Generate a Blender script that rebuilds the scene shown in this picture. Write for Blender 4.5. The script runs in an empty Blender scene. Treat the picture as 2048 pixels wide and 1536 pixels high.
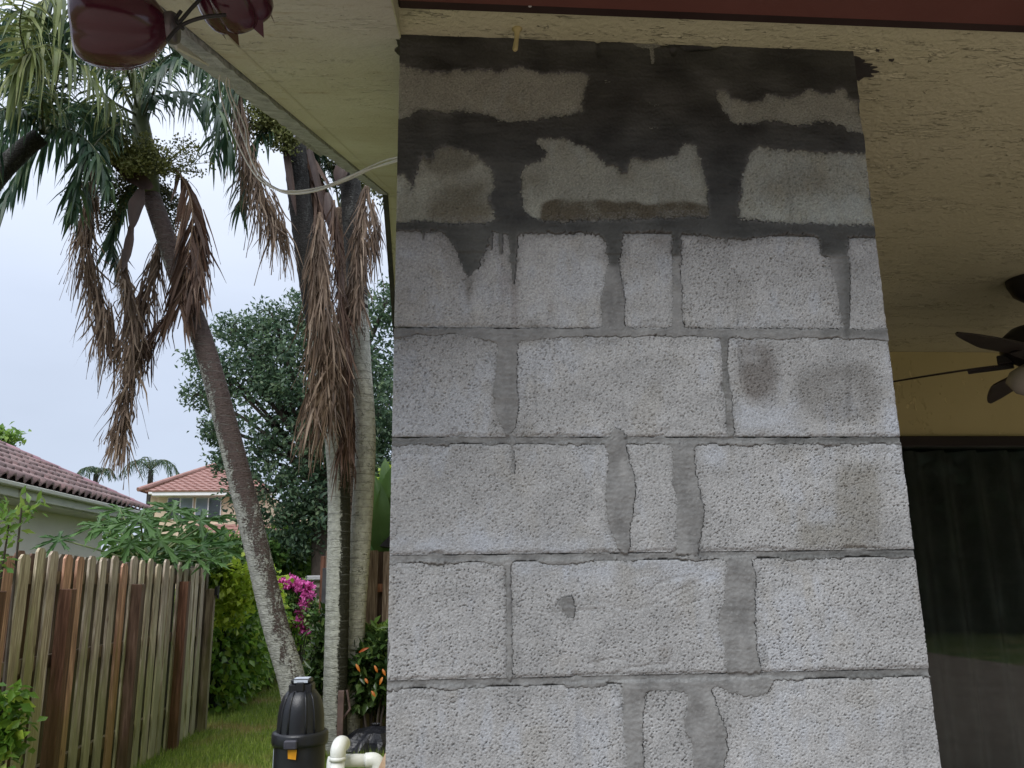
import bpy, math, random
import numpy as np
from mathutils import Vector, Matrix

random.seed(7)
rng = np.random.default_rng(11)
sc = bpy.context.scene
COL = sc.collection
R = math.radians

# ------------------------------------------------------------------ camera
EYE = Vector((0.0, 0.0, 1.39))
FPX, PITCH, ROLL, YAW = 1660.0, 13.407, 0.807, 4.585      # focal length in pixels of a 2048 px wide frame
CAMROT = Matrix.Rotation(R(-YAW), 3, 'Z') @ Matrix.Rotation(R(90 + PITCH), 3, 'X') @ Matrix.Rotation(R(-ROLL), 3, 'Z')
cd = bpy.data.cameras.new('camera')
cam = bpy.data.objects.new('camera', cd)
COL.objects.link(cam)
cam.matrix_world = Matrix.Translation(EYE) @ CAMROT.to_4x4()
cd.sensor_width = 36.0
cd.lens = FPX / 2048 * 36.0
cd.clip_start = 0.05
cd.clip_end = 1000
sc.camera = cam

# ------------------------------------------------------------------ sky: bright rain overcast
SUN_EL, SUN_AZ = 48.0, 205.0        # the sun glow behind the cloud stands behind the camera
W = bpy.data.worlds.new('World')
sc.world = W
W.use_nodes = True
wt = W.node_tree
wt.nodes.clear()
def wn(t, **k):
    n = wt.nodes.new(t)
    for a, b in k.items():
        setattr(n, a, b)
    return n
wo = wn('ShaderNodeOutputWorld')
wb = wn('ShaderNodeBackground')
wb.inputs['Strength'].default_value = 0.10
sky = wn('ShaderNodeTexSky', sky_type='NISHITA', sun_disc=False)
sky.sun_elevation = R(SUN_EL)
sky.sun_rotation = R(SUN_AZ)
tc = wn('ShaderNodeTexCoord')
sx = wn('ShaderNodeSeparateXYZ')
wt.links.new(tc.outputs['Generated'], sx.inputs[0])
ramp = wn('ShaderNodeValToRGB')
SKYK = 12.5
els = ramp.color_ramp.elements
els[0].position = 0.0
els[0].color = (0.27, 0.308, 0.38, 1)
els[1].position = 1.0
els[1].color = (0.99, 1.04, 1.12, 1)
e = els.new(0.30); e.color = (0.342, 0.384, 0.465, 1)
e = els.new(0.55); e.color = (0.545, 0.58, 0.65, 1)
wt.links.new(sx.outputs['Z'], ramp.inputs[0])
mpn = wn('ShaderNodeMapping')
mpn.inputs['Scale'].default_value = (1.2, 1.2, 3.2)
wt.links.new(tc.outputs['Generated'], mpn.inputs[0])
cl = wn('ShaderNodeTexNoise')
cl.inputs['Scale'].default_value = 2.2
cl.inputs['Detail'].default_value = 5
wt.links.new(mpn.outputs[0], cl.inputs['Vector'])
cm = wn('ShaderNodeMapRange')
cm.inputs[1].default_value = 0.25
cm.inputs[2].default_value = 0.75
cm.inputs[3].default_value = SKYK * 0.93
cm.inputs[4].default_value = SKYK * 1.07
wt.links.new(cl.outputs['Fac'], cm.inputs[0])
sc1 = wn('ShaderNodeVectorMath', operation='SCALE')
wt.links.new(ramp.outputs[0], sc1.inputs[0])
wt.links.new(cm.outputs[0], sc1.inputs['Scale'])
mixs = wn('ShaderNodeMix', data_type='RGBA')
mixs.inputs[0].default_value = 0.92
wt.links.new(sky.outputs[0], mixs.inputs[6])
wt.links.new(sc1.outputs[0], mixs.inputs[7])
wt.links.new(mixs.outputs[2], wb.inputs['Color'])
wt.links.new(wb.outputs[0], wo.inputs['Surface'])

sl = bpy.data.lights.new('sun', 'SUN')
sl.energy = 1.5
sl.angle = R(35)
sl.color = (1.0, 0.99, 0.975)
so = bpy.data.objects.new('sun', sl)
COL.objects.link(so)
sd = Vector((math.sin(R(SUN_AZ)) * math.cos(R(SUN_EL)), math.cos(R(SUN_AZ)) * math.cos(R(SUN_EL)), math.sin(R(SUN_EL))))
so.rotation_euler = sd.to_track_quat('Z', 'Y').to_euler()
so.location = (-3, -6, 9)

sc.view_settings.view_transform = 'Standard'
sc.view_settings.look = 'None'
sc.view_settings.gamma = 1
sc.view_settings.use_curve_mapping = False
sc.view_settings.exposure = 0.74

# ------------------------------------------------------------------ measuring helpers (survey of the place)
def ray(x, y):
    return CAMROT @ Vector(((x - 1024) / FPX, -(y - 768) / FPX, -1.0))
def at_v(x, y, v):
    d = ray(x, y); return EYE + d * (v / d.y)
def at_u(x, y, u):
    d = ray(x, y); return EYE + d * (u / d.x)
def at_z(x, y, z):
    d = ray(x, y); return EYE + d * ((z - EYE.z) / d.z)
def mpp(p):                       # metres per 2048-frame pixel at p
    return max(0.01, (CAMROT.transposed() @ (Vector(p) - EYE)).z * -1) / FPX

GZ = -0.19                        # lawn level; the patio slab is 0
CEIL = 2.448
FACE = 1.451                      # front face of the block column
SLOPE = 0.4167

# ------------------------------------------------------------------ object helpers
def link(o, parent=None):
    COL.objects.link(o)
    if parent is not None:
        o.parent = parent
        o.matrix_parent_inverse = Matrix.Translation(-Vector(parent.location))
    return o
def thing(name, label, cat, loc=(0, 0, 0), group=None):
    o = bpy.data.objects.new(name, None)
    o.empty_display_size = 0.1
    COL.objects.link(o)
    o.location = loc
    o['label'] = label; o['category'] = cat
    if group: o['group'] = group
    return o
def tag(o, label, cat, group=None):
    o['label'] = label; o['category'] = cat
    if group: o['group'] = group
    return o
def mesh_np(name, V, F, smooth=False):
    """F: list of arrays, each (n,k)"""
    me = bpy.data.meshes.new(name)
    V = np.asarray(V, dtype=np.float32)
    if not isinstance(F, (list, tuple)): F = [F]
    F = [np.asarray(f, dtype=np.int32) for f in F if len(f)]
    me.vertices.add(len(V)); me.vertices.foreach_set('co', V.ravel())
    nl = sum(f.size for f in F); npoly = sum(len(f) for f in F)
    me.loops.add(nl); me.polygons.add(npoly)
    me.loops.foreach_set('vertex_index', np.concatenate([f.ravel() for f in F]))
    tot = np.concatenate([np.full(len(f), f.shape[1], dtype=np.int32) for f in F])
    st = np.concatenate([[0], np.cumsum(tot)[:-1]]).astype(np.int32)
    me.polygons.foreach_set('loop_start', st)
    try: me.polygons.foreach_set('loop_total', tot)
    except Exception: pass
    if smooth: me.polygons.foreach_set('use_smooth', np.ones(npoly, dtype=bool))
    me.update(calc_edges=True)
    me.validate()
    return me
def obj(name, me, mat=None, parent=None, loc=None, rot=None, color=None, kind=None):
    if mat is not None and not me.materials: me.materials.append(mat)
    o = bpy.data.objects.new(name, me)
    link(o, parent)
    if loc is not None: o.location = loc
    if rot is not None: o.rotation_euler = rot
    if color is not None: o.color = (*color, 1) if len(color) == 3 else color
    if kind: o['kind'] = kind
    return o

class MB:
    """collects shapes into one mesh"""
    def __init__(s): s.v = []; s.f = []
    def add(s, vs, fs):
        b = len(s.v); s.v += [tuple(v) for v in vs]
        s.f += [tuple(i + b for i in f) for f in fs]; return s
    def box(s, a, b, bev=0.0):
        x0, y0, z0 = a; x1, y1, z1 = b
        if bev <= 0:
            return s.add([(x0,y0,z0),(x1,y0,z0),(x1,y1,z0),(x0,y1,z0),(x0,y0,z1),(x1,y0,z1),(x1,y1,z1),(x0,y1,z1)],
                         [(3,2,1,0),(4,5,6,7),(0,1,5,4),(1,2,6,5),(2,3,7,6),(3,0,4,7)])
        c = [(x0,x1),(y0,y1),(z0,z1)]; vs = []; idx = {}
        for ix in (0,1):
            for iy in (0,1):
                for iz in (0,1):
                    p = [c[0][ix], c[1][iy], c[2][iz]]; sg = [1 if q == 0 else -1 for q in (ix,iy,iz)]
                    for ax in range(3):
                        q = [p[k] + (0 if k == ax else sg[k]*bev) for k in range(3)]
                        idx[(ix,iy,iz,ax)] = len(vs); vs.append(tuple(q))
        fs = []
        for ax in range(3):
            o1, o2 = [(1,2),(2,0),(0,1)][ax]
            for sd_ in (0,1):
                ring = []
                for a_, b_ in ((0,0),(1,0),(1,1),(0,1)):
                    k = [0,0,0]; k[ax] = sd_; k[o1] = a_; k[o2] = b_; ring.append(idx[(*k,ax)])
                fs.append(tuple(ring if sd_ else ring[::-1]))
        for ax in range(3):
            o1, o2 = [(1,2),(2,0),(0,1)][ax]
            for a_ in (0,1):
                for b_ in (0,1):
                    k0 = [0,0,0]; k0[o1] = a_; k0[o2] = b_; k1 = list(k0); k1[ax] = 1
                    fs.append((idx[(*k0,o1)], idx[(*k1,o1)], idx[(*k1,o2)], idx[(*k0,o2)]))
        for ix in (0,1):
            for iy in (0,1):
                for iz in (0,1):
                    fs.append(tuple(idx[(ix,iy,iz,a)] for a in range(3)))
        return s.add(vs, fs)
    def tube(s, path, rad, seg=10, cap=True):
        path = [Vector(p) for p in path]
        n = len(path)
        rads = rad if isinstance(rad, (list, tuple, np.ndarray)) else [rad] * n
        T = []
        for i in range(n):
            t = path[min(i+1, n-1)] - path[max(i-1, 0)]
            T.append(t.normalized() if t.length > 1e-9 else Vector((0,0,1)))
        up = Vector((1,0,0)) if abs(T[0].x) < 0.9 else Vector((0,1,0))
        A = (up - T[0]*up.dot(T[0])).normalized()
        vs = []
        for i in range(n):
            A = (A - T[i]*A.dot(T[i])).normalized(); B = T[i].cross(A)
            for k in range(seg):
                a = 2*math.pi*k/seg
                vs.append(path[i] + (A*math.cos(a) + B*math.sin(a))*rads[i])
        fs = []
        for i in range(n-1):
            for k in range(seg):
                k2 = (k+1) % seg
                fs.append((i*seg+k, i*seg+k2, (i+1)*seg+k2, (i+1)*seg+k))
        if cap:
            fs.append(tuple(range(seg-1, -1, -1))); fs.append(tuple((n-1)*seg+k for k in range(seg)))
        return s.add(vs, fs)
    def lathe(s, prof, c, axis=Vector((0,0,1)), seg=24, flute=None):
        axis = Vector(axis).normalized()
        up = Vector((1,0,0)) if abs(axis.x) < 0.9 else Vector((0,1,0))
        A = (up - axis*up.dot(axis)).normalized(); B = axis.cross(A)
        vs = []; fs = []
        for i, (r, h) in enumerate(prof):
            for k in range(seg):
                a = 2*math.pi*k/seg
                rr = r if flute is None else r*flute(a, i/(len(prof)-1))
                vs.append(Vector(c) + axis*h + (A*math.cos(a)+B*math.sin(a))*rr)
        for i in range(len(prof)-1):
            for k in range(seg):
                k2 = (k+1) % seg
                fs.append((i*seg+k, i*seg+k2, (i+1)*seg+k2, (i+1)*seg+k))
        return s.add(vs, fs)
    def build(s, name, mat, parent=None, smooth=False, **k):
        me = bpy.data.meshes.new(name)
        me.from_pydata(s.v, [], s.f)
        if smooth: me.polygons.foreach_set('use_smooth', [True]*len(me.polygons))
        me.update()
        return obj(name, me, mat, parent, **k)

def spline(pts, n):
    P = [Vector(p) for p in pts]
    P = [P[0]*2 - P[1]] + P + [P[-1]*2 - P[-2]]
    out = []; m = len(P) - 3
    for i in range(n):
        t = i/(n-1)*m; k = min(int(t), m-1); t -= k
        a, b, c, d = P[k:k+4]
        out.append(0.5*((2*b) + (c-a)*t + (2*a-5*b+4*c-d)*t*t + (3*b-a-3*c+d)*t**3))
    return out

# ------------------------------------------------------------------ materials
class NT:
    def __init__(s, name):
        s.m = bpy.data.materials.new(name); s.m.use_nodes = True
        s.t = s.m.node_tree; s.t.nodes.clear()
        s.out = s.n('ShaderNodeOutputMaterial')
        s.b = s.n('ShaderNodeBsdfPrincipled')
        s.l(s.b.outputs[0], s.out.inputs['Surface'])
        s._co = None
    def n(s, t, **k):
        x = s.t.nodes.new(t)
        for a, b in k.items(): setattr(x, a, b)
        return x
    def l(s, a, b): s.t.links.new(a, b)
    def coords(s, stretch=(1,1,1), rand=False, kind='Object'):
        c = s.n('ShaderNodeTexCoord').outputs[kind]
        if rand:
            oi = s.n('ShaderNodeObjectInfo')
            sc_ = s.n('ShaderNodeMath', operation='MULTIPLY'); sc_.inputs[1].default_value = 37.0
            s.l(oi.outputs['Random'], sc_.inputs[0])
            ad = s.n('ShaderNodeVectorMath', operation='ADD'); s.l(c, ad.inputs[0]); s.l(sc_.outputs[0], ad.inputs[1]); c = ad.outputs[0]
        m = s.n('ShaderNodeMapping'); m.inputs['Scale'].default_value = stretch
        s.l(c, m.inputs[0]); return m.outputs[0]
    def noise(s, vec, scale, detail=4, rough=0.55, dist=0.0):
        x = s.n('ShaderNodeTexNoise'); x.inputs['Scale'].default_value = scale; x.inputs['Detail'].default_value = detail
        x.inputs['Roughness'].default_value = rough; x.inputs['Distortion'].default_value = dist
        s.l(vec, x.inputs['Vector']); return x.outputs['Fac']
    def rng(s, f, a, b, c=0.0, d=1.0):
        x = s.n('ShaderNodeMapRange'); x.interpolation_type = 'SMOOTHSTEP'
        for i, v in enumerate((a, b, c, d)): x.inputs[i+1].default_value = v
        s.l(f, x.inputs[0]); return x.outputs[0]
    def ramp(s, f, stops):
        x = s.n('ShaderNodeValToRGB'); e = x.color_ramp.elements
        e[0].position, e[0].color = stops[0][0], (*stops[0][1], 1)
        e[1].position, e[1].color = stops[-1][0], (*stops[-1][1], 1)
        for p, c in stops[1:-1]:
            q = e.new(p); q.color = (*c, 1)
        s.l(f, x.inputs[0]); return x.outputs[0]
    def mix(s, f, a, b, mode='MIX'):
        x = s.n('ShaderNodeMix', data_type='RGBA', blend_type=mode)
        for sock, v in ((x.inputs[0], f), (x.inputs[6], a), (x.inputs[7], b)):
            if hasattr(v, 'is_output'): s.l(v, sock)
            elif isinstance(v, (int, float)): sock.default_value = v
            else: sock.default_value = (*v, 1)
        return x.outputs[2]
    def math(s, op, a, b=0.0):
        x = s.n('ShaderNodeMath', operation=op)
        for i, v in enumerate((a, b)):
            if hasattr(v, 'is_output'): s.l(v, x.inputs[i])
            else: x.inputs[i].default_value = v
        return x.outputs[0]
    def col(s, c):
        if hasattr(c, 'is_output'): s.l(c, s.b.inputs['Base Color'])
        else: s.b.inputs['Base Color'].default_value = (*c, 1)
        return s
    def rough(s, r):
        if hasattr(r, 'is_output'): s.l(r, s.b.inputs['Roughness'])
        else: s.b.inputs['Roughness'].default_value = r
        return s
    def bump(s, h, dist=0.01, strength=1.0, prev=None):
        x = s.n('ShaderNodeBump'); x.inputs['Distance'].default_value = dist; x.inputs['Strength'].default_value = strength
        s.l(h, x.inputs['Height'])
        if prev is not None: s.l(prev, x.inputs['Normal'])
        s.l(x.outputs[0], s.b.inputs['Normal']); return x.outputs[0]
    def spec(s, v): s.b.inputs['Specular IOR Level'].default_value = v; return s
    def tint(s, c, amount=1.0):
        oi = s.n('ShaderNodeObjectInfo')
        return s.mix(amount, c, oi.outputs['Color'], 'MULTIPLY')
    def island(s, c, lo=0.6, hi=1.4):
        g = s.n('ShaderNodeNewGeometry')
        f = s.rng(g.outputs['Random Per Island'], 0, 1, lo, hi)
        x = s.n('ShaderNodeVectorMath', operation='SCALE'); s.l(c, x.inputs[0]); s.l(f, x.inputs['Scale']); return x.outputs[0]
    def translucent(s, c, f):
        tr = s.n('ShaderNodeBsdfTranslucent'); mx = s.n('ShaderNodeMixShader'); mx.inputs[0].default_value = f
        if hasattr(c, 'is_output'): s.l(c, tr.inputs[0])
        else: tr.inputs[0].default_value = (*c, 1)
        s.l(s.b.outputs[0], mx.inputs[1]); s.l(tr.outputs[0], mx.inputs[2]); s.l(mx.outputs[0], s.out.inputs['Surface']); return s

def simple(name, c1, c2, scale=8, rough=0.6, bump=0.0, bscale=40, stretch=(1,1,1), rand=False, tint=False, spec=0.4, metal=0.0, detail=5):
    t = NT(name); v = t.coords(stretch, rand)
    c = t.ramp(t.noise(v, scale, detail), [(0.3, c1), (0.7, c2)])
    if tint: c = t.tint(c)
    t.col(c).rough(rough).spec(spec)
    t.b.inputs['Metallic'].default_value = metal
    if bump: t.bump(t.noise(v, bscale, 4), bump)
    return t.m

def leaf_mat(name, dark, light, tip=None, trans=0.25, rough=0.45, lo=0.6, hi=1.45, patch=0.0, patchcol=None):
    t = NT(name); g = t.n('ShaderNodeNewGeometry')
    stops = [(0.0, dark), (0.75, light)] + ([(1.0, tip)] if tip else [])
    if len(stops) == 2: stops[1] = (1.0, light)
    oi = t.n('ShaderNodeObjectInfo')
    c = t.ramp(t.math('FRACT', t.math('ADD', g.outputs['Random Per Island'], oi.outputs['Random'])), stops)
    v = t.coords()
    c = t.mix(t.rng(t.noise(v, 2.2, 3), 0.35, 0.75, 0.0, 0.35), c, tuple(0.75*a for a in dark))
    if patchcol: c = t.mix(t.rng(t.noise(v, 1.3, 2), 0.55, 0.7, 0.0, patch), c, patchcol)
    t.col(c).rough(rough).spec(0.35)
    t.translucent(c, trans)
    return t.m

def stucco(name, c1, c2, streak=(18, 95, 95), amp=0.004, dirt=None, dens=0.60):
    t = NT(name); v2 = t.coords()
    zone = t.rng(t.noise(t.coords((3, 6, 6)), 1.3, 4, .65), .35, .65, -.10, .08)
    warp = t.coords(tuple(.75*q for q in streak))
    knock = t.rng(t.math('ADD', t.noise(warp, 1.0, 3, 0.6, 1.2), zone), dens, dens + .04)
    pit = t.rng(t.math('ADD', t.noise(t.coords(tuple(.9*q for q in streak)), 1.1, 3, 0.6, 1.6), t.math('MULTIPLY', zone, -.6)), .31, .35)
    fine = t.noise(v2, 90, 3)
    c = t.ramp(t.noise(v2, 2.3, 5), [(0.3, c1), (0.7, c2)])
    c = t.mix(t.math('MULTIPLY', knock, .5), c, tuple(min(1, 1.35*q) for q in c2))
    if dirt: c = t.mix(t.rng(t.noise(t.coords((2, 6, 6)), 4.0, 6, 0.7), 0.56, 0.72, 0, 0.6), c, dirt)
    t.col(c).rough(0.62).spec(0.35)
    h = t.math('ADD', t.math('ADD', t.math('MULTIPLY', knock, .8), pit), t.math('MULTIPLY', fine, 0.25))
    t.bump(h, amp)
    return t.m

M = {}
M['ceil'] = stucco('painted_ceiling', (0.52, 0.525, 0.345), (0.58, 0.585, 0.405), amp=.018)
M['soffit'] = stucco('weathered_soffit', (0.52, 0.495, 0.44), (0.64, 0.63, 0.61), streak=(16, 60, 60), dirt=(0.36, 0.28, 0.18), amp=0.011, dens=.63)
M['wall'] = stucco('yellow_wall', (0.48, 0.425, 0.205), (0.54, 0.48, 0.235), streak=(30, 30, 12), amp=0.002, dens=.66)
M['red_fascia'] = simple('red_brown_paint', (0.13, 0.052, 0.042), (0.17, 0.068, 0.056), 3, 0.5, 0.001, 60)
M['dark_strip'] = simple('dark_brown_strip', (0.03, 0.018, 0.016), (0.045, 0.028, 0.025), 6, 0.5)
M['barge'] = simple('grey_weathered_edge', (0.26, 0.27, 0.33), (0.52, 0.54, 0.64), 26, 0.85, 0.010, 90, (1, 1, 1))
M['flash'] = simple('white_flashing', (0.5, 0.5, 0.5), (0.7, 0.7, 0.68), 8, 0.5, 0.001, 30)
M['darktile'] = simple('dark_roof_tile', (0.035, 0.037, 0.045), (0.07, 0.07, 0.08), 7, 0.6, 0.004, 40, rand=True)
M['interior'] = simple('dim_room', (0.08, 0.07, 0.06), (0.1, 0.09, 0.08), 3, 0.9)
M['bronze'] = simple('bronze_frame', (0.016, 0.011, 0.010), (0.024, 0.017, 0.015), 5, 0.4)
M['curtain'] = simple('dark_curtain', (0.13, 0.13, 0.115), (0.18, 0.18, 0.16), 9, 0.9, 0.001, 120)
M['pvc'] = simple('white_pvc', (0.66, 0.67, 0.64), (0.75, 0.76, 0.74), 9, 0.35, 0.0005, 80)
M['black_plastic'] = simple('black_plastic', (0.010, 0.011, 0.015), (0.016, 0.017, 0.022), 12, 0.32, 0.0008, 160)
M['latch'] = simple('worn_black_latch', (0.03, 0.03, 0.045), (0.06, 0.06, 0.08), 20, 0.5)
M['orange_label'] = simple('orange_label', (0.62, 0.26, 0.015), (0.72, 0.34, 0.02), 30, 0.5)
M['pale_label'] = simple('pale_label', (0.45, 0.5, 0.62), (0.6, 0.64, 0.72), 30, 0.5)
M['cable'] = simple('white_cable', (0.45, 0.45, 0.42), (0.62, 0.62, 0.58), 20, 0.5)
M['maroon'] = simple('maroon_lacquer', (0.042, 0.008, 0.017), (0.072, 0.014, 0.027), 6, 0.18, 0.001, 20, spec=0.6)
M['wire'] = simple('black_wire', (0.012, 0.012, 0.014), (0.025, 0.025, 0.028), 20, 0.4)
M['cap'] = simple('dull_metal_cap', (0.10, 0.09, 0.10), (0.2, 0.19, 0.2), 25, 0.4, metal=0.6)
M['fan'] = simple('dark_fan', (0.012, 0.011, 0.012), (0.022, 0.019, 0.018), 6, 0.42)
M['fan_blade'] = simple('dark_fan_blade', (0.020, 0.015, 0.013), (0.035, 0.027, 0.023), 5, 0.5, stretch=(1, 6, 6))
M['lamp'] = simple('opal_glass', (0.55, 0.53, 0.48), (0.62, 0.6, 0.55), 5, 0.25)
M['plank'] = simple('pale_timber', (0.42, 0.28, 0.19), (0.55, 0.40, 0.29), 5, 0.7, 0.002, 40, (8, 8, 1))
M['bag'] = simple('black_bag', (0.012, 0.013, 0.017), (0.02, 0.02, 0.026), 5, 0.28, 0.02, 14)
M['stake'] = simple('rusty_stake', (0.07, 0.045, 0.04), (0.13, 0.085, 0.075), 20, 0.7)
M['soil'] = simple('soil', (0.03, 0.022, 0.015), (0.07, 0.05, 0.033), 8, 0.9, 0.03, 20)
M['patio'] = simple('brown_patio', (0.19, 0.135, 0.105), (0.28, 0.21, 0.17), 2.5, 0.55, 0.002, 60)
M['stone'] = simple('beige_stone', (0.30, 0.27, 0.21), (0.42, 0.38, 0.30), 7, 0.8, 0.01, 25)
M['capstone'] = simple('grey_capstone', (0.33, 0.33, 0.34), (0.45, 0.45, 0.46), 9, 0.7, 0.005, 25)
M['rock'] = simple('pale_rock', (0.5, 0.48, 0.47), (0.7, 0.68, 0.66), 6, 0.8, 0.02, 12)
M['downpipe'] = simple('grey_downpipe', (0.06, 0.06, 0.065), (0.1, 0.1, 0.105), 8, 0.5)
M['darkroof'] = simple('dark_cover', (0.012, 0.012, 0.015), (0.02, 0.02, 0.024), 4, 0.6)

def wood_mat():
    t = NT('weathered_fence_wood')
    v = t.coords((1, 1, 0.07), rand=True)
    grain = t.noise(v, 55, 5, 0.6)
    c = t.ramp(grain, [(0.27, (0.085, 0.065, 0.052)), (0.5, (0.235, 0.20, 0.165)), (0.70, (0.42, 0.395, 0.345))])
    # algae growing in streaks, denser near the damp foot
    g = t.n('ShaderNodeNewGeometry'); sp = t.n('ShaderNodeSeparateXYZ'); t.l(g.outputs['Position'], sp.inputs[0])
    h = t.rng(sp.outputs['Z'], -0.2, 1.7, 0.30, -0.14)
    v3 = t.coords((1, 1, 0.16), rand=True)
    al = t.rng(t.math('ADD', t.noise(v3, 9, 4, 0.6), h), 0.50, 0.70)
    c = t.mix(t.math('MULTIPLY', al, 0.66), c, (0.145, 0.16, 0.06))
    knot = t.n('ShaderNodeTexVoronoi'); knot.inputs['Scale'].default_value = 5.5
    t.l(t.coords((1, 1, 0.45), rand=True), knot.inputs['Vector'])
    c = t.mix(t.rng(knot.outputs['Distance'], 0.03, 0.11, 0.75, 0.0), c, (0.06, 0.03, 0.02))
    c = t.tint(c)
    t.col(c).rough(0.55).spec(0.3)
    t.bump(grain, 0.004)
    return t.m
M['wood'] = wood_mat()

def block_mat():
    t = NT('concrete_block')
    a = t.n('ShaderNodeVertexColor'); a.layer_name = 'Col'
    v = t.coords()
    sp = t.rng(t.noise(v, 260, 3, 0.7), 0.30, 0.72, 0.80, 1.18)
    x = t.n('ShaderNodeVectorMath', operation='SCALE'); t.l(a.outputs[0], x.inputs[0]); t.l(sp, x.inputs['Scale'])
    t.col(x.outputs[0]).rough(0.85).spec(0.25)
    t.bump(t.noise(v, 330, 3, 0.6), 0.0016)
    return t.m
M['block'] = block_mat()
def mortar_mat():
    t = NT('mortar')
    a = t.n('ShaderNodeVertexColor'); a.layer_name = 'Col'
    v = t.coords((0.75, 1, 1.6))
    sp = t.rng(t.noise(v, 75, 5, 0.65), 0.3, 0.7, 0.90, 1.10)
    x = t.n('ShaderNodeVectorMath', operation='SCALE'); t.l(a.outputs[0], x.inputs[0]); t.l(sp, x.inputs['Scale'])
    t.col(x.outputs[0]).rough(0.6).spec(0.3)
    t.bump(t.noise(v, 75, 3), 0.0012)
    return t.m
M['mortar'] = mortar_mat()

def trunk_mat(name, pale, dark, bias, vs=0.25, scale=9, side=None, zb=None, ringed=0.0):
    t = NT(name); v = t.coords((1, 1, vs))
    f = t.noise(v, scale, 7, 0.75, 0.8)
    f = t.math('ADD', f, t.math('MULTIPLY', t.math('SUBTRACT', t.noise(t.coords((1, 1, 1.6)), 45, 5, .75), .5), .95))
    g = t.n('ShaderNodeNewGeometry')
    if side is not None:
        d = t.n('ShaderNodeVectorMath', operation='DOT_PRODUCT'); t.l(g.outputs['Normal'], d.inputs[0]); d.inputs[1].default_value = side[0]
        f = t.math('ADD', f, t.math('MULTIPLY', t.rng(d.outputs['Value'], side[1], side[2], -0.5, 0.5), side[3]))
    if zb is not None:
        sp = t.n('ShaderNodeSeparateXYZ'); t.l(g.outputs['Position'], sp.inputs[0])
        f = t.math('ADD', f, t.rng(sp.outputs['Z'], zb[0], zb[1], zb[2], zb[3]))
    m_ = t.rng(f, bias - 0.06, bias + 0.06)
    pc = t.ramp(t.noise(t.coords(), 22, 5), [(0.3, tuple(.75*c for c in pale)), (0.75, tuple(min(1, 1.35*c) for c in pale))])
    dc = t.ramp(t.noise(t.coords(), 30, 4), [(0.3, tuple(0.6*c for c in dark)), (0.7, dark)])
    c = t.mix(m_, pc, dc)
    wv = t.n('ShaderNodeTexWave', bands_direction='Z', wave_profile='SAW'); wv.inputs['Scale'].default_value = 3.6; wv.inputs['Distortion'].default_value = 1.6
    wv.inputs['Detail'].default_value = 2; wv.inputs['Detail Scale'].default_value = 3; t.l(t.coords((.35, .35, 1)), wv.inputs['Vector'])
    rg = t.math('MULTIPLY', t.rng(wv.outputs['Fac'], .84, .97), t.rng(t.noise(t.coords(), 9, 3), .35, .6))
    c = t.mix(t.math('MULTIPLY', rg, .6 + ringed), c, tuple(.35*q for q in pale))
    t.col(c).rough(0.75).spec(0.3)
    h = t.math('ADD', t.noise(t.coords((1, 1, 3)), 30, 4), t.math('MULTIPLY', m_, -0.4))
    t.bump(h, 0.014)
    return t.m
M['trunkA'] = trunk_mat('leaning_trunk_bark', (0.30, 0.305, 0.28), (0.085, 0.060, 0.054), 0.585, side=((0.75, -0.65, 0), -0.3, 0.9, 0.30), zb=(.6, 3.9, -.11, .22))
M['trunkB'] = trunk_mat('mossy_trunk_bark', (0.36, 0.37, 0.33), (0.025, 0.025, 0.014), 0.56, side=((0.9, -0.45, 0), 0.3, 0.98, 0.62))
M['trunkC'] = trunk_mat('ringed_trunk_bark', (0.38, 0.375, 0.32), (0.13, 0.13, 0.10), 0.66, vs=0.5, scale=14, ringed=.2)
M['trunkD'] = trunk_mat('brown_trunk_bark', (0.26, 0.19, 0.14), (0.08, 0.055, 0.04), 0.58, vs=0.12)
M['trunkdark'] = trunk_mat('dark_trunk_bark', (0.07, 0.07, 0.065), (0.025, 0.022, 0.02), 0.45)
M['crownshaft'] = simple('green_crownshaft', (0.06, 0.085, 0.035), (0.13, 0.15, 0.07), 6, 0.5, 0.002, 20)
M['sheath'] = simple('brown_sheath', (0.03, 0.018, 0.016), (0.085, 0.052, 0.043), 7, 0.6, 0.004, 30, (1, 1, 0.3))
M['dead'] = leaf_mat('dead_frond', (0.085, 0.055, 0.038), (0.24, 0.165, 0.115), (0.37, 0.28, 0.205), trans=0.25, rough=0.6)
M['deaddark'] = leaf_mat('dark_dead_frond', (0.055, 0.03, 0.022), (0.14, 0.08, 0.055), (0.23, 0.15, 0.105), trans=0.25, rough=0.6)
M['frond'] = leaf_mat('palm_frond', (0.022, 0.055, 0.036), (0.065, 0.12, 0.062), (0.13, 0.19, 0.08), trans=0.42, rough=0.35)
M['frondlight'] = leaf_mat('yellowing_frond', (0.085, 0.12, 0.045), (0.22, 0.27, 0.09), (0.36, 0.38, 0.16), trans=0.42, rough=0.35)
M['rachis'] = simple('frond_stem', (0.05, 0.06, 0.03), (0.10, 0.11, 0.05), 8, 0.5)
M['deadrachis'] = simple('dead_frond_stem', (0.12, 0.075, 0.045), (0.22, 0.15, 0.10), 8, 0.6)
M['seed'] = leaf_mat('palm_seed', (0.12, 0.14, 0.04), (0.26, 0.28, 0.10), (0.38, 0.38, 0.17), trans=0.25, rough=0.6)
M['seeddark'] = leaf_mat('dark_seed', (0.06, 0.07, 0.028), (0.13, 0.14, 0.055), trans=0.15, rough=0.6)
M['oak'] = leaf_mat('oak_leaf', (0.048, 0.092, 0.06), (0.125, 0.20, 0.11), (0.20, 0.27, 0.14), trans=0.46, rough=0.4)
M['branch'] = simple('branch_bark', (0.04, 0.03, 0.025), (0.08, 0.065, 0.05), 10, 0.85)
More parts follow.
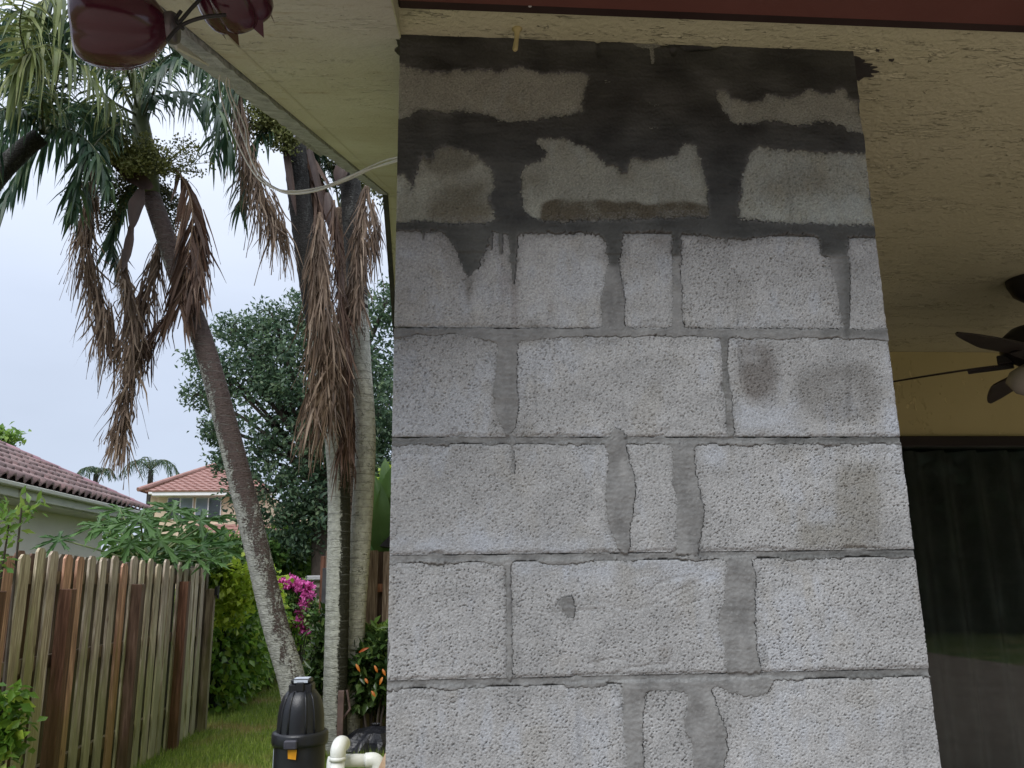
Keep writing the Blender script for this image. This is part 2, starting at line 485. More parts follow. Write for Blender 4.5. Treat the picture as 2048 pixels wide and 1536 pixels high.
M['hedge'] = leaf_mat('hedge_leaf', (0.07, 0.16, 0.025), (0.20, 0.34, 0.045), (0.38, 0.48, 0.07), trans=0.45, rough=0.3)
M['hedgetop'] = leaf_mat('hedge_new_leaf', (0.24, 0.36, 0.035), (0.46, 0.56, 0.06), trans=0.45, rough=0.35)
M['shrub'] = leaf_mat('shrub_leaf', (0.05, 0.12, 0.035), (0.15, 0.26, 0.06), (0.26, 0.36, 0.09), trans=0.42, rough=0.3)
M['bright'] = leaf_mat('bright_leaf', (0.09, 0.19, 0.04), (0.23, 0.37, 0.075), (0.34, 0.46, 0.11), trans=0.45, rough=0.35)
M['croton'] = leaf_mat('croton_leaf', (0.025, 0.055, 0.018), (0.07, 0.125, 0.032), (0.15, 0.22, 0.06), trans=0.3, rough=0.25)
M['crotonhot'] = leaf_mat('orange_croton_leaf', (0.35, 0.07, 0.015), (0.62, 0.22, 0.03), trans=0.3, rough=0.35)
M['pink'] = leaf_mat('pink_bract', (0.66, 0.10, 0.40), (0.88, 0.25, 0.62), trans=0.35, rough=0.5)
M['papaya'] = leaf_mat('papaya_leaf', (0.07, 0.17, 0.045), (0.17, 0.32, 0.095), trans=0.42, rough=0.35)
M['papayastem'] = simple('papaya_stem', (0.12, 0.16, 0.06), (0.2, 0.24, 0.1), 6, 0.5)
M['banana'] = leaf_mat('broad_leaf', (0.08, 0.16, 0.045), (0.15, 0.26, 0.075), trans=0.4, rough=0.3)
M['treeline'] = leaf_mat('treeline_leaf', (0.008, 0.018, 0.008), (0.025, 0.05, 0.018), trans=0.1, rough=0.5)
def grass_mat(name, blades):
    t = NT(name); v = t.coords()
    big = t.noise(v, 1.1, 3, 0.55, 0.4)
    g = t.n('ShaderNodeNewGeometry')
    if blades:
        c = t.ramp(g.outputs['Random Per Island'], [(0, (0.11, 0.18, 0.025)), (0.6, (0.23, 0.33, 0.05)), (1, (0.36, 0.43, 0.10))])
    else:
        c = t.ramp(t.noise(v, 14, 5), [(0.3, (0.07, 0.11, 0.02)), (0.7, (0.16, 0.20, 0.045))])
    c = t.mix(t.rng(big, 0.50, 0.68, 0, 0.75), c, (0.34, 0.25, 0.11))
    t.col(c).rough(0.6).spec(0.25)
    if blades: t.translucent(c, 0.3)
    else: t.bump(t.noise(v, 60, 4), 0.03)
    return t.m
M['lawn'] = grass_mat('lawn', False)
M['blade'] = grass_mat('grass_blade', True)
M['clay_old'] = simple('old_clay_tile', (0.15, 0.095, 0.092), (0.28, 0.19, 0.18), 5, 0.55, 0.002, 40, rand=True, tint=True)
M['clay_red'] = simple('red_clay_tile', (0.25, 0.13, 0.11), (0.35, 0.195, 0.17), 3, 0.55, 0.004, 30, rand=True, tint=True)
M['gutter'] = simple('pale_gutter', (0.42, 0.42, 0.36), (0.56, 0.56, 0.49), 2.5, 0.5, 0.001, 30, (1, 1, 6))
M['house_wall'] = simple('off_white_wall', (0.76, 0.70, 0.64), (0.84, 0.78, 0.72), 1.2, 0.8, 0.003, 50)
M['peach_wall'] = simple('peach_wall', (0.55, 0.43, 0.31), (0.62, 0.50, 0.38), 1.2, 0.8)
M['white_trim'] = simple('white_trim', (0.68, 0.68, 0.70), (0.78, 0.78, 0.80), 3, 0.5)
M['winglass'] = simple('window_glass', (0.10, 0.13, 0.16), (0.16, 0.19, 0.22), 2, 0.08, spec=0.8)
M['darkwin'] = simple('dark_window', (0.012, 0.02, 0.02), (0.02, 0.03, 0.03), 2, 0.08, spec=0.8)
def glass_mat():
    t = NT('door_glass')
    tr = t.n('ShaderNodeBsdfTransparent'); tr.inputs[0].default_value = (.80, .84, .82, 1)
    gl = t.n('ShaderNodeBsdfGlossy'); gl.inputs['Roughness'].default_value = 0.0
    fr = t.n('ShaderNodeFresnel'); fr.inputs['IOR'].default_value = 1.5
    f = t.math('MULTIPLY', fr.outputs[0], 0.9)
    mx = t.n('ShaderNodeMixShader'); t.l(f, mx.inputs[0]); t.l(tr.outputs[0], mx.inputs[1]); t.l(gl.outputs[0], mx.inputs[2])
    t.l(mx.outputs[0], t.out.inputs['Surface'])
    return t.m
M['glass'] = glass_mat()

# ================================================================== ground and big structure
def quad_sheet(name, x0, y0, x1, y1, z, mat, kind='structure'):
    me = mesh_np(name, [(x0,y0,z),(x1,y0,z),(x1,y1,z),(x0,y1,z)], np.array([[0,1,2,3]]))
    o = obj(name, me, mat); o['kind'] = kind; return o
quad_sheet('ground', -300, -300, 300, 300, GZ, M['lawn'])
pt = MB(); pt.box((-3.5, -12.5, GZ - 0.05), (9, 1.62, 0.0)); pt.box((-0.09, 1.62, GZ - 0.05), (9, 3.75, 0.0))
pt.build('patio_floor', M['patio'])['kind'] = 'structure'

# ------------------------------------------------------------------ our house
S0, SV, RIDGE, UE, VN = 0.4255, 1.4704, 6.42, -0.50, 0.85
def sof(v): return CEIL + S0*((v if v < RIDGE else 2*RIDGE - v) - SV)
house = thing('patio_house', 'yellow stucco house whose tiled gable roof and patio ceiling rest on the block column', 'house', (0, 1.7, 0))
def grid_panel(a, b, c, d, nx, ny):
    a, b, c, d = map(Vector, (a, b, c, d)); V = []; F = []
    for j in range(ny+1):
        for i in range(nx+1):
            s, t = i/nx, j/ny
            V.append((a*(1-s)+b*s)*(1-t) + (d*(1-s)+c*s)*t)
    for j in range(ny):
        for i in range(nx):
            k = j*(nx+1)+i; F.append((k, k+1, k+nx+2, k+nx+1))
    return V, F
m = MB(); m.box((-0.095, 1.362, CEIL), (6.5, 3.72, CEIL + 0.03)); m.build('ceiling', M['ceil'], house)
m = MB()
for v0, v1 in ((VN, RIDGE), (RIDGE, 11.2)):
    a, b = sof(v0), sof(v1)
    m.add([(UE, v0, a), (-0.097, v0, a), (-0.097, v1, b), (UE, v1, b), (UE, v0, a+.02), (-0.097, v0, a+.02), (-0.097, v1, b+.02), (UE, v1, b+.02)],
          [(3,2,1,0),(4,5,6,7),(0,1,5,4),(1,2,6,5),(2,3,7,6),(3,0,4,7)])
m.build('soffit', M['soffit'], house)
m = MB(); V = [(-.0968, VN+.02, sof(VN+.02)), (-.0968, 1.45, sof(1.45)), (-.0968, 1.45, sof(1.45)+.14), (-.0968, VN+.02, sof(VN+.02)+.14)]
m.add(V + [(-.0945, b, c) for a, b, c in V], [(0,1,2,3), (7,6,5,4), (0,4,5,1), (1,5,6,2), (2,6,7,3), (3,7,4,0)]); m.build('soffit_return', M['ceil'], house)
# thin lighter lip of render along the rake edge of the soffit
m = MB()
m.add([(UE+.004, VN, sof(VN)-.0025), (UE+.055, VN, sof(VN)-.0025), (UE+.055, RIDGE-.03, sof(RIDGE-.03)-.0025), (UE+.004, RIDGE-.03, sof(RIDGE-.03)-.0025),
       (UE+.004, VN, sof(VN)-.001), (UE+.062, VN, sof(VN)-.001), (UE+.062, RIDGE-.03, sof(RIDGE-.03)-.001), (UE+.004, RIDGE-.03, sof(RIDGE-.03)-.001)],
      [(3,2,1,0),(0,1,5,4),(1,2,6,5),(2,3,7,6),(3,0,4,7)])
m.build('soffit_trim', M['soffit'], house)
# barge edge, with a ragged lower arris
m = MB(); n = 110; V = []; F = []
for i in range(n+1):
    v = VN + (RIDGE - VN)*i/n
    j1, j2 = random.uniform(-.004, .004), random.uniform(-.007, .007)
    z = sof(v)
    V += [(UE-.003, v, z-.012+j1), (UE-.074+j2, v, z-.008+j1*0.5), (UE-.074+j2*.5, v, z+.09), (UE-.003, v, z+.06)]
for i in range(n):
    for k in range(4): F.append((i*4+k, i*4+(k+1) % 4, (i+1)*4+(k+1) % 4, (i+1)*4+k))
F += [(3,2,1,0), (n*4, n*4+1, n*4+2, n*4+3)]
m.add(V, F); m.build('barge_board', M['barge'], house)
m = MB(); v0, v1 = RIDGE, 11.2
m.add([(UE-.003, v0, sof(v0)-.01), (UE-.045, v0, sof(v0)-.01), (UE-.045, v1, sof(v1)-.01), (UE-.003, v1, sof(v1)-.01),
       (UE-.003, v0, sof(v0)+.08), (UE-.045, v0, sof(v0)+.08), (UE-.045, v1, sof(v1)+.08), (UE-.003, v1, sof(v1)+.08)],
      [(3,2,1,0),(4,5,6,7),(0,1,5,4),(1,2,6,5),(2,3,7,6),(3,0,4,7)])
m.build('barge_board', M['darktile'], house)
# roof body
m = MB(); prof = [(VN+.01, sof(VN+.01)+.03), (RIDGE, sof(RIDGE)+.03), (11.2, sof(11.2)+.03), (11.2, sof(11.2)+.13), (RIDGE, sof(RIDGE)+.15), (VN+.01, sof(VN+.01)+.13)]
for i, u in enumerate((UE-.03, -0.097)): pass
V = [(UE-.03, a, b) for a, b in prof] + [(-0.097, a, b) for a, b in prof]
F = [tuple(range(6)), tuple(range(11, 5, -1))] + [(i, i+6, (i+1) % 6+6, (i+1) % 6) for i in range(6)]
m.add(V, F)
prof2 = [(1.362, CEIL+.04), (3.0, CEIL+.04), (RIDGE, sof(RIDGE)-.3), (11.2, sof(11.2)+.03), (11.2, sof(11.2)+.13), (RIDGE, sof(RIDGE)+.15), (1.362, CEIL+.14)]
b = len(prof2)
V = [(-0.096, a, c) for a, c in prof2] + [(7.0, a, c) for a, c in prof2]
F = [tuple(range(b)), tuple(range(2*b-1, b-1, -1))] + [(i, i+b, (i+1) % b+b, (i+1) % b) for i in range(b)]
m.add(V, F); m.build('roof', M['darktile'], house)
# rake tiles seen on edge, stepping down both slopes
tile = MB(); tile.box((-.085, -.02, -.022), (0.30, .37, .022), 0.006)
tme = tile.build('roof_tile', M['darktile']); TM = tme.data; bpy.data.objects.remove(tme)
k = 0
for side in (0, 1):
    for i in range(14):
        d = 0.02 + i*0.335
        v = RIDGE + d if side else RIDGE - d
        o = obj('roof_tile', TM, None, house, (UE+.03 + random.uniform(-.006, .006), v, sof(v) + .155 + random.uniform(-.004, .004)),
                (math.atan(S0) * (-1 if side else 1) + (0.10 if side else -0.10) * (1 if side else 1), 0, 0 if side else math.pi))
        if not side: o.rotation_euler = (-math.atan(S0) - 0.10, 0, math.pi); o.location.x = UE - .03 + .03 + .215
# eave board over the column
m = MB(); m.box((-.0935, 1.332, CEIL-.012), (6.5, 1.360, CEIL+.12), .003); m.build('dark_strip', M['dark_strip'], house)  # dark strip between the ceiling edge and the eave board
m = MB(); m.box((-.0935, 0.98, CEIL-.020), (6.5, 1.330, CEIL+.02), .004); m.build('eave_board', M['red_fascia'], house)
for px_, py_, r_ in ((1060, 12, .0035), (1202, 15, .0016), (1221, 11, .0012), (1246, 15, .0015), (1299, 10, .002)):
    p = at_z(px_, py_, CEIL-.013); m = MB(); m.lathe([(0, -.001), (r_, -.0006), (r_*.8, .001)], p, seg=7)
    m.build('paint_fleck', M['flash'], house)
# dried drip hanging from the ceiling
p = at_z(1034, 58, CEIL)
m = MB(); m.tube([p + Vector((0,0,.004)), p - Vector((0,0,.006)), p - Vector((.001,0,.02)), p - Vector((.003,0,.036)), p - Vector((.0045,0,.046)), p - Vector((.005,0,.05))],
                 [.014, .006, .0042, .005, .0055, .002], 10)
m.build('paint_drip', M['wall'], house, smooth=True)
# loose flashing scraps on the rake edge
p = at_u(356, 96, UE-.010); q = at_u(420, 130, UE-.010)
m = MB(); m.add([p, q, q+Vector((-.004,.004,.004)), p+Vector((-.010,.0,.022)), p+Vector((-.003,0,-.004)), q+Vector((-.003,0,-.003)), q+Vector((-.007,.004,.003)), p+Vector((-.016,0,.018))],
                [(0,1,2,3),(4,5,6,7),(0,1,5,4),(1,2,6,5),(2,3,7,6),(3,0,4,7)])
m.build('flashing', M['flash'], house)
p = at_u(598, 266, UE-.080); q = at_u(652, 303, UE-.080)
m = MB(); m.add([p, q, q+Vector((0.004,0,.05)), p+Vector((0.004,0,.05)), p+Vector((-.02,0,-.02)), q+Vector((-.022,0,-.03)), q+Vector((-.02,0,.05)), p+Vector((-.02,0,.05))],
                [(0,1,2,3),(4,5,6,7),(0,1,5,4),(1,2,6,5),(2,3,7,6),(3,0,4,7)])
m.build('flashing', M['barge'], house)
# walls
m = MB(); pr_ = [(1.66, GZ), (10.9, GZ), (10.9, sof(10.9)+.01), (RIDGE, sof(RIDGE)+.01), (1.66, CEIL-.004)]
m.add([(-.099, a, b) for a, b in pr_] + [(.06, a, b) for a, b in pr_], [(4, 3, 2, 1, 0), (5, 6, 7, 8, 9)] + [(i, (i+1) % 5, (i+1) % 5+5, i+5) for i in range(5)]); m.build('gable_wall', M['wall'], house)
m = MB(); m.box((.061, 3.712, 2.032), (6.4, 3.80, CEIL-.001)); m.box((.061, 3.712, 0), (1.0, 3.80, 2.031)); m.build('back_wall', M['wall'], house)
m = MB(); m.box((.061, 7.6, 0), (6.6, 7.7, 2.6)); m.box((6.41, 1.7, 0), (6.5, 7.6, CEIL-.002)); m.box((.061, 3.82, 2.5), (6.4, 7.6, 2.55)); m.box((.061, 3.81, -.02), (6.4, 7.6, -.003)); m.build('room_shell', M['interior'], house)
door = MB(); door.box((1.002, 3.690, 1.985), (6.0, 3.795, 2.0305), .003); door.box((1.002, 3.70, .0), (1.06, 3.79, 1.984)); door.box((5.9, 3.70, .0), (6.0, 3.79, 1.984)); door.box((1.062, 3.70, 0), (5.89, 3.79, .05)); door.box((3.40, 3.70, .052), (3.46, 3.79, 1.984))
d = door.build('sliding_door', M['bronze'], house)
for a, b in ((1.062, 3.398), (3.462, 5.898)):
    m = MB(); m.box((a, 3.735, .052), (b, 3.741, 1.983)); g = obj('glass_pane', bpy.data.meshes.new('glass_pane'), None); bpy.data.objects.remove(g)
    g = m.build('glass_pane', M['glass']); g.parent = d; g.matrix_parent_inverse = Matrix.Identity(4)
V = []; n = 620
for i in range(n+1):
    u = 1.03 + 4.9*i/n
    y = 3.90 + 0.035*math.sin(u*2*math.pi/.155 + 0.8*math.sin(u*3.1)) + .012*math.sin(u*31)
    V += [(u, y, .03), (u, y, 1.99)]
me = mesh_np('curtain', V, np.array([(2*i, 2*i+2, 2*i+3, 2*i+1) for i in range(n)]), True)
c = obj('curtain', me, M['curtain']); c.parent = d; c.matrix_parent_inverse = Matrix.Identity(4)

# ------------------------------------------------------------------ block column
column = thing('block_column', 'unfinished grey concrete block column with dark wet mortar at its top', 'column', (.37, FACE+.1, 0))
UL, UR = -.0965, .834
G = 0.0017
us = np.arange(UL, UR + G/2, G); zs = np.arange(1.39 - .376, CEIL - .0005, G)
NU, NZ = len(us), len(zs)
UU, ZZ = np.meshgrid(us, zs)
def band(lu, lz, seed, power=2.0):
    """gaussian-filtered noise with feature size lu, lz (metres), unit variance"""
    r = np.random.default_rng(seed); n = r.standard_normal((NZ, NU))
    fz = np.fft.fftfreq(NZ, G)[:, None]; fu = np.fft.fftfreq(NU, G)[None, :]
    k = np.sqrt((fu*lu)**2 + (fz*lz)**2)
    H = k**power*np.exp(-2.2*k*k) if power else np.exp(-2.2*k*k)
    o = np.fft.ifft2(np.fft.fft2(n)*H).real; o -= o.mean(); return o/o.std()
def blur(a, s):
    k = max(1, int(3*s/G)); x = np.arange(-k, k+1)*G; w = np.exp(-.5*(x/s)**2); w /= w.sum()
    p = np.pad(a, k, mode='edge')
    p = np.apply_along_axis(lambda r_: np.convolve(r_, w, 'valid'), 1, p)
    return np.apply_along_axis(lambda r_: np.convolve(r_, w, 'valid'), 0, p)
def fpt(x, y):
    p = at_v(x, y, FACE); return p.x, p.z
def poly(pts):
    P = [fpt(*p) for p in pts]; ins = np.zeros((NZ, NU), bool); n = len(P)
    for i in range(n):
        (x0, y0), (x1, y1) = P[i], P[(i+1) % n]
        if abs(y1-y0) < 1e-9: continue
        c_ = ((ZZ < y0) != (ZZ < y1)) & (UU < (x1-x0)*(ZZ-y0)/(y1-y0) + x0)
        ins ^= c_
    return ins.astype(float)
def sstep(x, a, b):
    t = np.clip((x-a)/(b-a), 0, 1); return t*t*(3-2*t)

# blocks left bare in the two wet upper courses (surveyed outlines on the face)
BARE = [
 [(790,127),(830,140),(867,147),(897,147),(910,141),(930,144),(955,140),(975,142),(995,147),(1017,140),(1042,136),(1060,142),(1092,150),(1130,145),(1175,150),(1177,160),(1170,175),(1167,195),(1162,210),(1167,225),(1150,227),(1130,232),(1092,236),(1067,242),(1050,240),(1026,246),(1005,241),(980,232),(955,227),(925,222),(900,226),(875,226),(855,221),(830,221),(817,234),(790,242)],
 [(1431,189),(1436,181),(1453,183),(1460,196),(1475,200),(1497,207),(1527,204),(1532,191),(1545,189),(1571,200),(1601,192),(1612,180),(1623,181),(1653,192),(1668,189),(1682,176),(1690,181),(1697,200),(1716,205),(1760,212),(1760,266),(1728,266),(1701,263),(1679,252),(1649,241),(1630,244),(1608,252),(1571,246),(1531,242),(1505,249),(1466,246),(1445,218)],
 [(780,352),(797,350),(808,345),(815,365),(822,388),(830,362),(838,335),(842,310),(850,310),(858,332),(865,322),(870,302),(890,292),(920,300),(945,310),(960,318),(975,335),(985,345),(985,380),(978,400),(985,425),(990,440),(975,447),(900,447),(870,444),(845,440),(780,446)],
 [(1071,284),(1080,279),(1100,280),(1127,277),(1142,287),(1170,295),(1185,304),(1200,322),(1210,332),(1230,332),(1240,350),(1250,349),(1260,325),(1267,315),(1280,322),(1308,322),(1331,315),(1353,313),(1366,292),(1388,287),(1395,315),(1405,344),(1412,370),(1414,407),(1420,437),(1300,442),(1150,443),(1085,442),(1065,437),(1050,420),(1045,400),(1043,345),(1050,335),(1075,325),(1090,315),(1092,300)],
 [(1508,300),(1527,296),(1549,300),(1605,305),(1679,308),(1760,310),(1790,452),(1747,452),(1660,448),(1586,447),(1519,442),(1478,437),(1481,389),(1483,355),(1492,333),(1497,311)],
]
SMEAR_LOW = [
 [(780,447),(850,448),(1000,445),(1060,446),(1140,442),(1290,438),(1400,434),(1480,437),(1500,445),(1600,449),(1700,450),(1740,451),(1790,460),(1790,472),(1735,475),(1697,474),(1695,510),(1655,515),(1641,510),(1635,480),(1628,470),(1565,469),(1540,474),(1490,479),(1445,479),(1390,472),(1362,468),(1362,512),(1345,514),(1342,466),(1290,464),(1249,468),(1245,500),(1240,534),(1217,534),(1210,484),(1192,469),(1100,468),(1036,468),(1034,520),(1028,556),(1022,540),(1017,470),(1005,470),(1002,508),(999,470),(980,466),(977,489),(965,519),(960,544),(950,539),(940,559),(930,554),(920,529),(905,489),(880,464),(842,464),(780,462)],
 [(1212,530),(1240,530),(1250,600),(1252,658),(1205,658),(1200,600)],
 [(1345,508),(1362,508),(1368,658),(1342,658)],
 [(1655,513),(1693,513),(1698,560),(1700,640),(1690,678),(1680,640),(1672,575)],
 [(780,656),(1290,655),(1790,657),(1790,672),(1700,673),(1640,677),(1560,669),(1480,669),(1430,673),(1290,673),(1130,676),(1060,683),(1000,686),(960,680),(900,668),(780,668)],
 [(995,672),(1038,672),(1035,760),(1040,830),(1030,860),(1010,874),(990,830),(985,780),(992,720)],
 [(1019,868),(1030,868),(1031,940),(1029,956),(1022,950),(1020,900)],
 [(1442,670),(1455,670),(1458,760),(1465,790),(1470,874),(1455,874),(1450,790)],
 [(1210,880),(1215,928),(1210,963),(1212,1018),(1215,1058),(1227,1080),(1240,1108),(1260,1108),(1261,1063),(1270,1013),(1272,958),(1262,923),(1252,893),(1252,880)],
 [(1215,875),(1230,853),(1252,863),(1256,875)],
 [(1345,883),(1344,928),(1344,968),(1355,1013),(1349,1040),(1352,1108),(1397,1108),(1410,1033),(1405,993),(1392,943),(1390,908),(1388,883)],
 [(1010,1115),(1022,1115),(1025,1250),(1027,1360),(1012,1360),(1011,1250)],
 [(1460,1112),(1447,1152),(1447,1204),(1434,1233),(1434,1264),(1447,1296),(1451,1345),(1526,1348),(1515,1296),(1512,1210),(1514,1152),(1500,1112)],
 [(1112,1199),(1130,1192),(1147,1190),(1152,1217),(1150,1240),(1140,1240),(1122,1220)],
 [(1270,1368),(1440,1365),(1540,1352),(1545,1375),(1530,1392),(1500,1397),(1460,1387),(1430,1374),(1370,1387),(1290,1384)],
 [(1247,1370),(1242,1402),(1245,1477),(1252,1502),(1252,1550),(1290,1550),(1285,1460),(1292,1400),(1290,1370)],
 [(1376,1365),(1374,1411),(1366,1440),(1369,1466),(1382,1483),(1385,1550),(1446,1550),(1457,1498),(1456,1463),(1440,1429),(1431,1397),(1417,1365)],
]
ZJ = [1.39 + .854 - .2032*k for k in range(7)]             # bed joints, top to bottom
def ux(x, row): return fpt(x, (165, 365, 560, 770, 1000, 1235, 1460)[row])[0]
VJ = [[1200, 1330], [1020, 1447], [1228, 1355, 1684], [1014, 1453], [1240, 1374], [1018, 1480], [1268, 1408]]
BLOCKS = []
for r in range(7):
    zt = CEIL + .01 if r == 0 else ZJ[r-1] - .0076
    zb = ZJ[r] + .0076
    e = [UL - .001] + [ux(x, r) for x in VJ[r]] + [UR + .001]
    for i in range(len(e)-1):
        BLOCKS.append((r, e[i] + (.005 if i else 0), e[i+1] - (.005 if i < len(e)-2 else 0), zb, zt))
wob_u = band(.05, .05, 1, 0)*.0014 + band(.012, .012, 2, 0)*.0005
wob_z = band(.05, .05, 3, 0)*.0012 + band(.012, .012, 4, 0)*.0005
JM = np.ones((NZ, NU)); 
edge_d = np.full((NZ, NU), -1.0)
for (r, a, b, c, d_) in BLOCKS:
    uu, zz = UU + wob_u, ZZ + wob_z
    dd = np.minimum(np.minimum(uu - a, b - uu), np.minimum(zz - c, d_ - zz))
    edge_d = np.where(dd > 0, dd, edge_d)
    JM[dd > 0] = 0
JS = sstep(blur(JM, .0022), .25, .75)
bare = np.zeros((NZ, NU))
for q in BARE: bare = np.maximum(bare, poly(q))
upper = ((ZZ > ZJ[1] - .004)).astype(float)
low = np.zeros((NZ, NU))
for q in SMEAR_LOW: low = np.maximum(low, poly(q))
for z_ in ZJ[2:]:
    low = np.maximum(low, ((ZZ < z_ - .003) & (ZZ > z_ - .0098 - wob_z*1.6))*1.0)
SM = np.maximum(upper*(1-bare), low)
rag = band(.010, .014, 5, 0)*.09 + band(.0055, .0055, 6, 0)*.12 + band(.03, .03, 66, 0)*.05 + band(.0050, .0045, 67)*.10
smb = blur(SM, .006)
rag = rag*np.where(ZZ > ZJ[1] - .07, 1.0, .50)
rag = rag*(.25 + .75*np.clip(5*smb*(1 - smb), 0, 1))
SF = sstep(blur(SM, .0042) + rag, .36, .64)
THIN = [[(996,466),(1007,466),(1005,500),(1002,516),(999,505)], [(1016,464),(1036,464),(1035,500),(1032,540),(1028,580),(1024,560),(1019,510)], [(1690,512),(1699,512),(1701,560),(1700,640),(1695,688),(1690,672),(1693,600)],
        [(842,462),(850,462),(848,480),(845,484)], [(978,464),(986,464),(984,500),(981,506)], [(1446,474),(1458,474),(1452,492)]]
thin = np.zeros((NZ, NU))
for q in THIN: thin = np.maximum(thin, poly(q))
SF = np.maximum(SF, sstep(blur(thin, .0018) + rag*.5, .32, .6))
low = np.maximum(low, thin)
# upper work and drips are soaking wet; lower joints mix damp with painted recess shade
drip = poly(SMEAR_LOW[0])
wet_shade = np.clip(np.maximum(np.maximum(upper*(1-bare), drip), thin), 0, 1)
for q, s in (([(1550,876),(1800,872),(1800,884),(1540,886)], .75), ([(1550,1106),(1850,1100),(1850,1113),(1545,1120)], .7), ([(1640,1346),(1850,1343),(1850,1356),(1630,1360)], .62),
             ([(790,876),(1010,880),(1010,890),(790,890)], .35), ([(1680,515),(1697,515),(1698,600),(1690,680),(1676,600)], .4), ([(1640,657),(1775,658),(1775,672),(1640,672)], .45),
             ([(1442,670),(1455,670),(1460,800),(1450,800)], .45)):
    wet_shade = np.maximum(wet_shade, poly(q)*s)
WET_SHADE = np.clip(blur(wet_shade, .004) + rag*.5*(blur(wet_shade, .008) > .08), 0, 1)
# relief of the block faces: coarse open aggregate with cavities
bvar = np.zeros((NZ, NU))
for i, (r, a, b, c, d_) in enumerate(BLOCKS):
    bvar[(UU > a) & (UU < b) & (ZZ > c) & (ZZ < d_)] = rng.uniform(-.30, .40)
n1 = band(.0048, .0030, 21); n2 = band(.0036, .0027, 22); n4 = band(.0095, .0055, 25); n5 = band(.0030, .0026, 26); n3 = band(.03, .02, 23, 0)
cav = sstep(-(n1*.55 + n2*.50 + n4*.45 + n5*.35), .95, 2.0)
openness = sstep(n3 + .5, -1.2, .6)
relief = n1*.00020 + n2*.00024 + n5*.00016 + n3*.00025 - cav*.0030*(.40 + .60*openness)*(1 + bvar)
efflor_smooth = np.zeros((NZ, NU))
for q in ([(795,1075),(1240,1078),(1240,1104),(790,1106)], [(1690,380),(1740,400),(1740,445),(1600,445)], [(1780,700),(1800,700),(1800,866),(1770,866)], [(1460,810),(1600,800),(1600,866),(1470,866)],
          [(1040,1122),(1440,1120),(1440,1160),(1040,1150)], [(797,470),(860,470),(850,520),(797,520)], [(1390,890),(1500,890),(1450,930),(1395,925)]):
    efflor_smooth = np.maximum(efflor_smooth, poly(q))
efflor_smooth = np.clip(blur(efflor_smooth, .012)*(.9 + .4*n3), 0, 1)
relief = relief*(1 - .55*efflor_smooth)
edge_r = np.clip(edge_d, 0, .006)/.006
chip = np.clip(band(.02, .02, 24, 0) - 1.1, 0, 1)
Hb = relief - .0022*(1-edge_r)**2 - .003*chip*(1-np.clip(edge_d, 0, .02)/.02)
stroke = band(.05, .007, 31, 0)*.00016 + band(.02, .006, 32, 0)*.00012 + band(.006, .006, 33)*.00022
lump = band(.05, .03, 34, 0)*.0007
bed = np.zeros((NZ, NU))
for z_ in ZJ: bed = np.maximum(bed, (abs(ZZ - z_) < .0085)*1.0)
bed = blur(bed, .002)
HJ = -.012 + (.0110 - .0030*bed)*JS
HS = -.012 + .0138*SF*(1 - .12*(ZZ < ZJ[1] - .05))
Hm = np.maximum(HJ, HS) + stroke + lump*SF
# a few torn gouges in the wet mortar under the ceiling
gouge = np.zeros((NZ, NU))
for q in ([(1192,84),(1200,84),(1200,112),(1196,118),(1193,100)], [(1262,84),(1320,86),(1345,92),(1300,96),(1275,92)], [(1340,100),(1352,100),(1346,116)], [(1300,92),(1306,92),(1308,125),(1303,130)], [(1362,96),(1440,92),(1440,97),(1370,104)]):
    gouge = np.maximum(gouge, poly(q))
Hm -= .006*blur(gouge, .002)
# trowel scratches dragged across the sixth course
scrm = np.zeros((NZ, NU))
for line in ([(1190,1200),(1225,1214),(1262,1222),(1300,1212),(1340,1192),(1380,1170),(1430,1152)], [(1205,1215),(1240,1216),(1270,1226)], [(1230,1352),(1260,1336),(1300,1330),(1335,1330),(1345,1310)],
             [(1180,1330),(1215,1318),(1250,1322)], [(1300,1180),(1340,1160),(1385,1150)], [(1340,1205),(1372,1186),(1400,1172)], [(1360,1215),(1410,1196)], [(1155,1216),(1205,1218),(1222,1226)], [(1570,895),(1600,920),(1610,930)], [(1700,760),(1704,815)], [(1110,600),(1100,640)], [(1000,1290),(1015,1300)]):
    P_ = [np.array(fpt(*p)) for p in line]
    for a_, b_ in zip(P_[:-1], P_[1:]):
        d_ = b_ - a_; t_ = np.clip(((UU - a_[0])*d_[0] + (ZZ - a_[1])*d_[1])/(d_ @ d_), 0, 1)
        q_ = np.hypot(UU + wob_u - a_[0] - t_*d_[0], ZZ + wob_z - a_[1] - t_*d_[1]); scrm = np.maximum(scrm, sstep(-q_, -.0042, -.0015))
Hb = Hb - .0016*scrm*(.6 + .4*n1*.3)
# face colour: raw block, efflorescence, damp stains, painted ceiling bounce on the upper courses
def C3(*c): return np.array(c)[None, None, :]
tone = band(.12, .10, 41, 0); tone2 = band(.035, .03, 42, 0); tone3 = band(.02, .05, 43, 0)
bt = np.zeros((NZ, NU))
for i, (r, a, b, c, d_) in enumerate(BLOCKS):
    mk = (UU > a) & (UU < b) & (ZZ > c) & (ZZ < d_); bt[mk] = rng.uniform(-.05, .04)
base = C3(.342, .347, .346)*(1 + (.04*tone + .04*tone2 + .9*bt + .035*n5 + .03*n2)[..., None])
eff = np.clip(sstep(tone3*.6 + tone*.8, .3, 1.5)*.5 + efflor_smooth*.8, 0, 1)
base = base*(1-eff[..., None]) + C3(.37, .392, .422)*eff[..., None]
tan_ = sstep(band(.05, .06, 44, 0) + .4*tone, .8, 2.0)*.28
base = base*(1-tan_[..., None]*C3(.25, .30, .40))
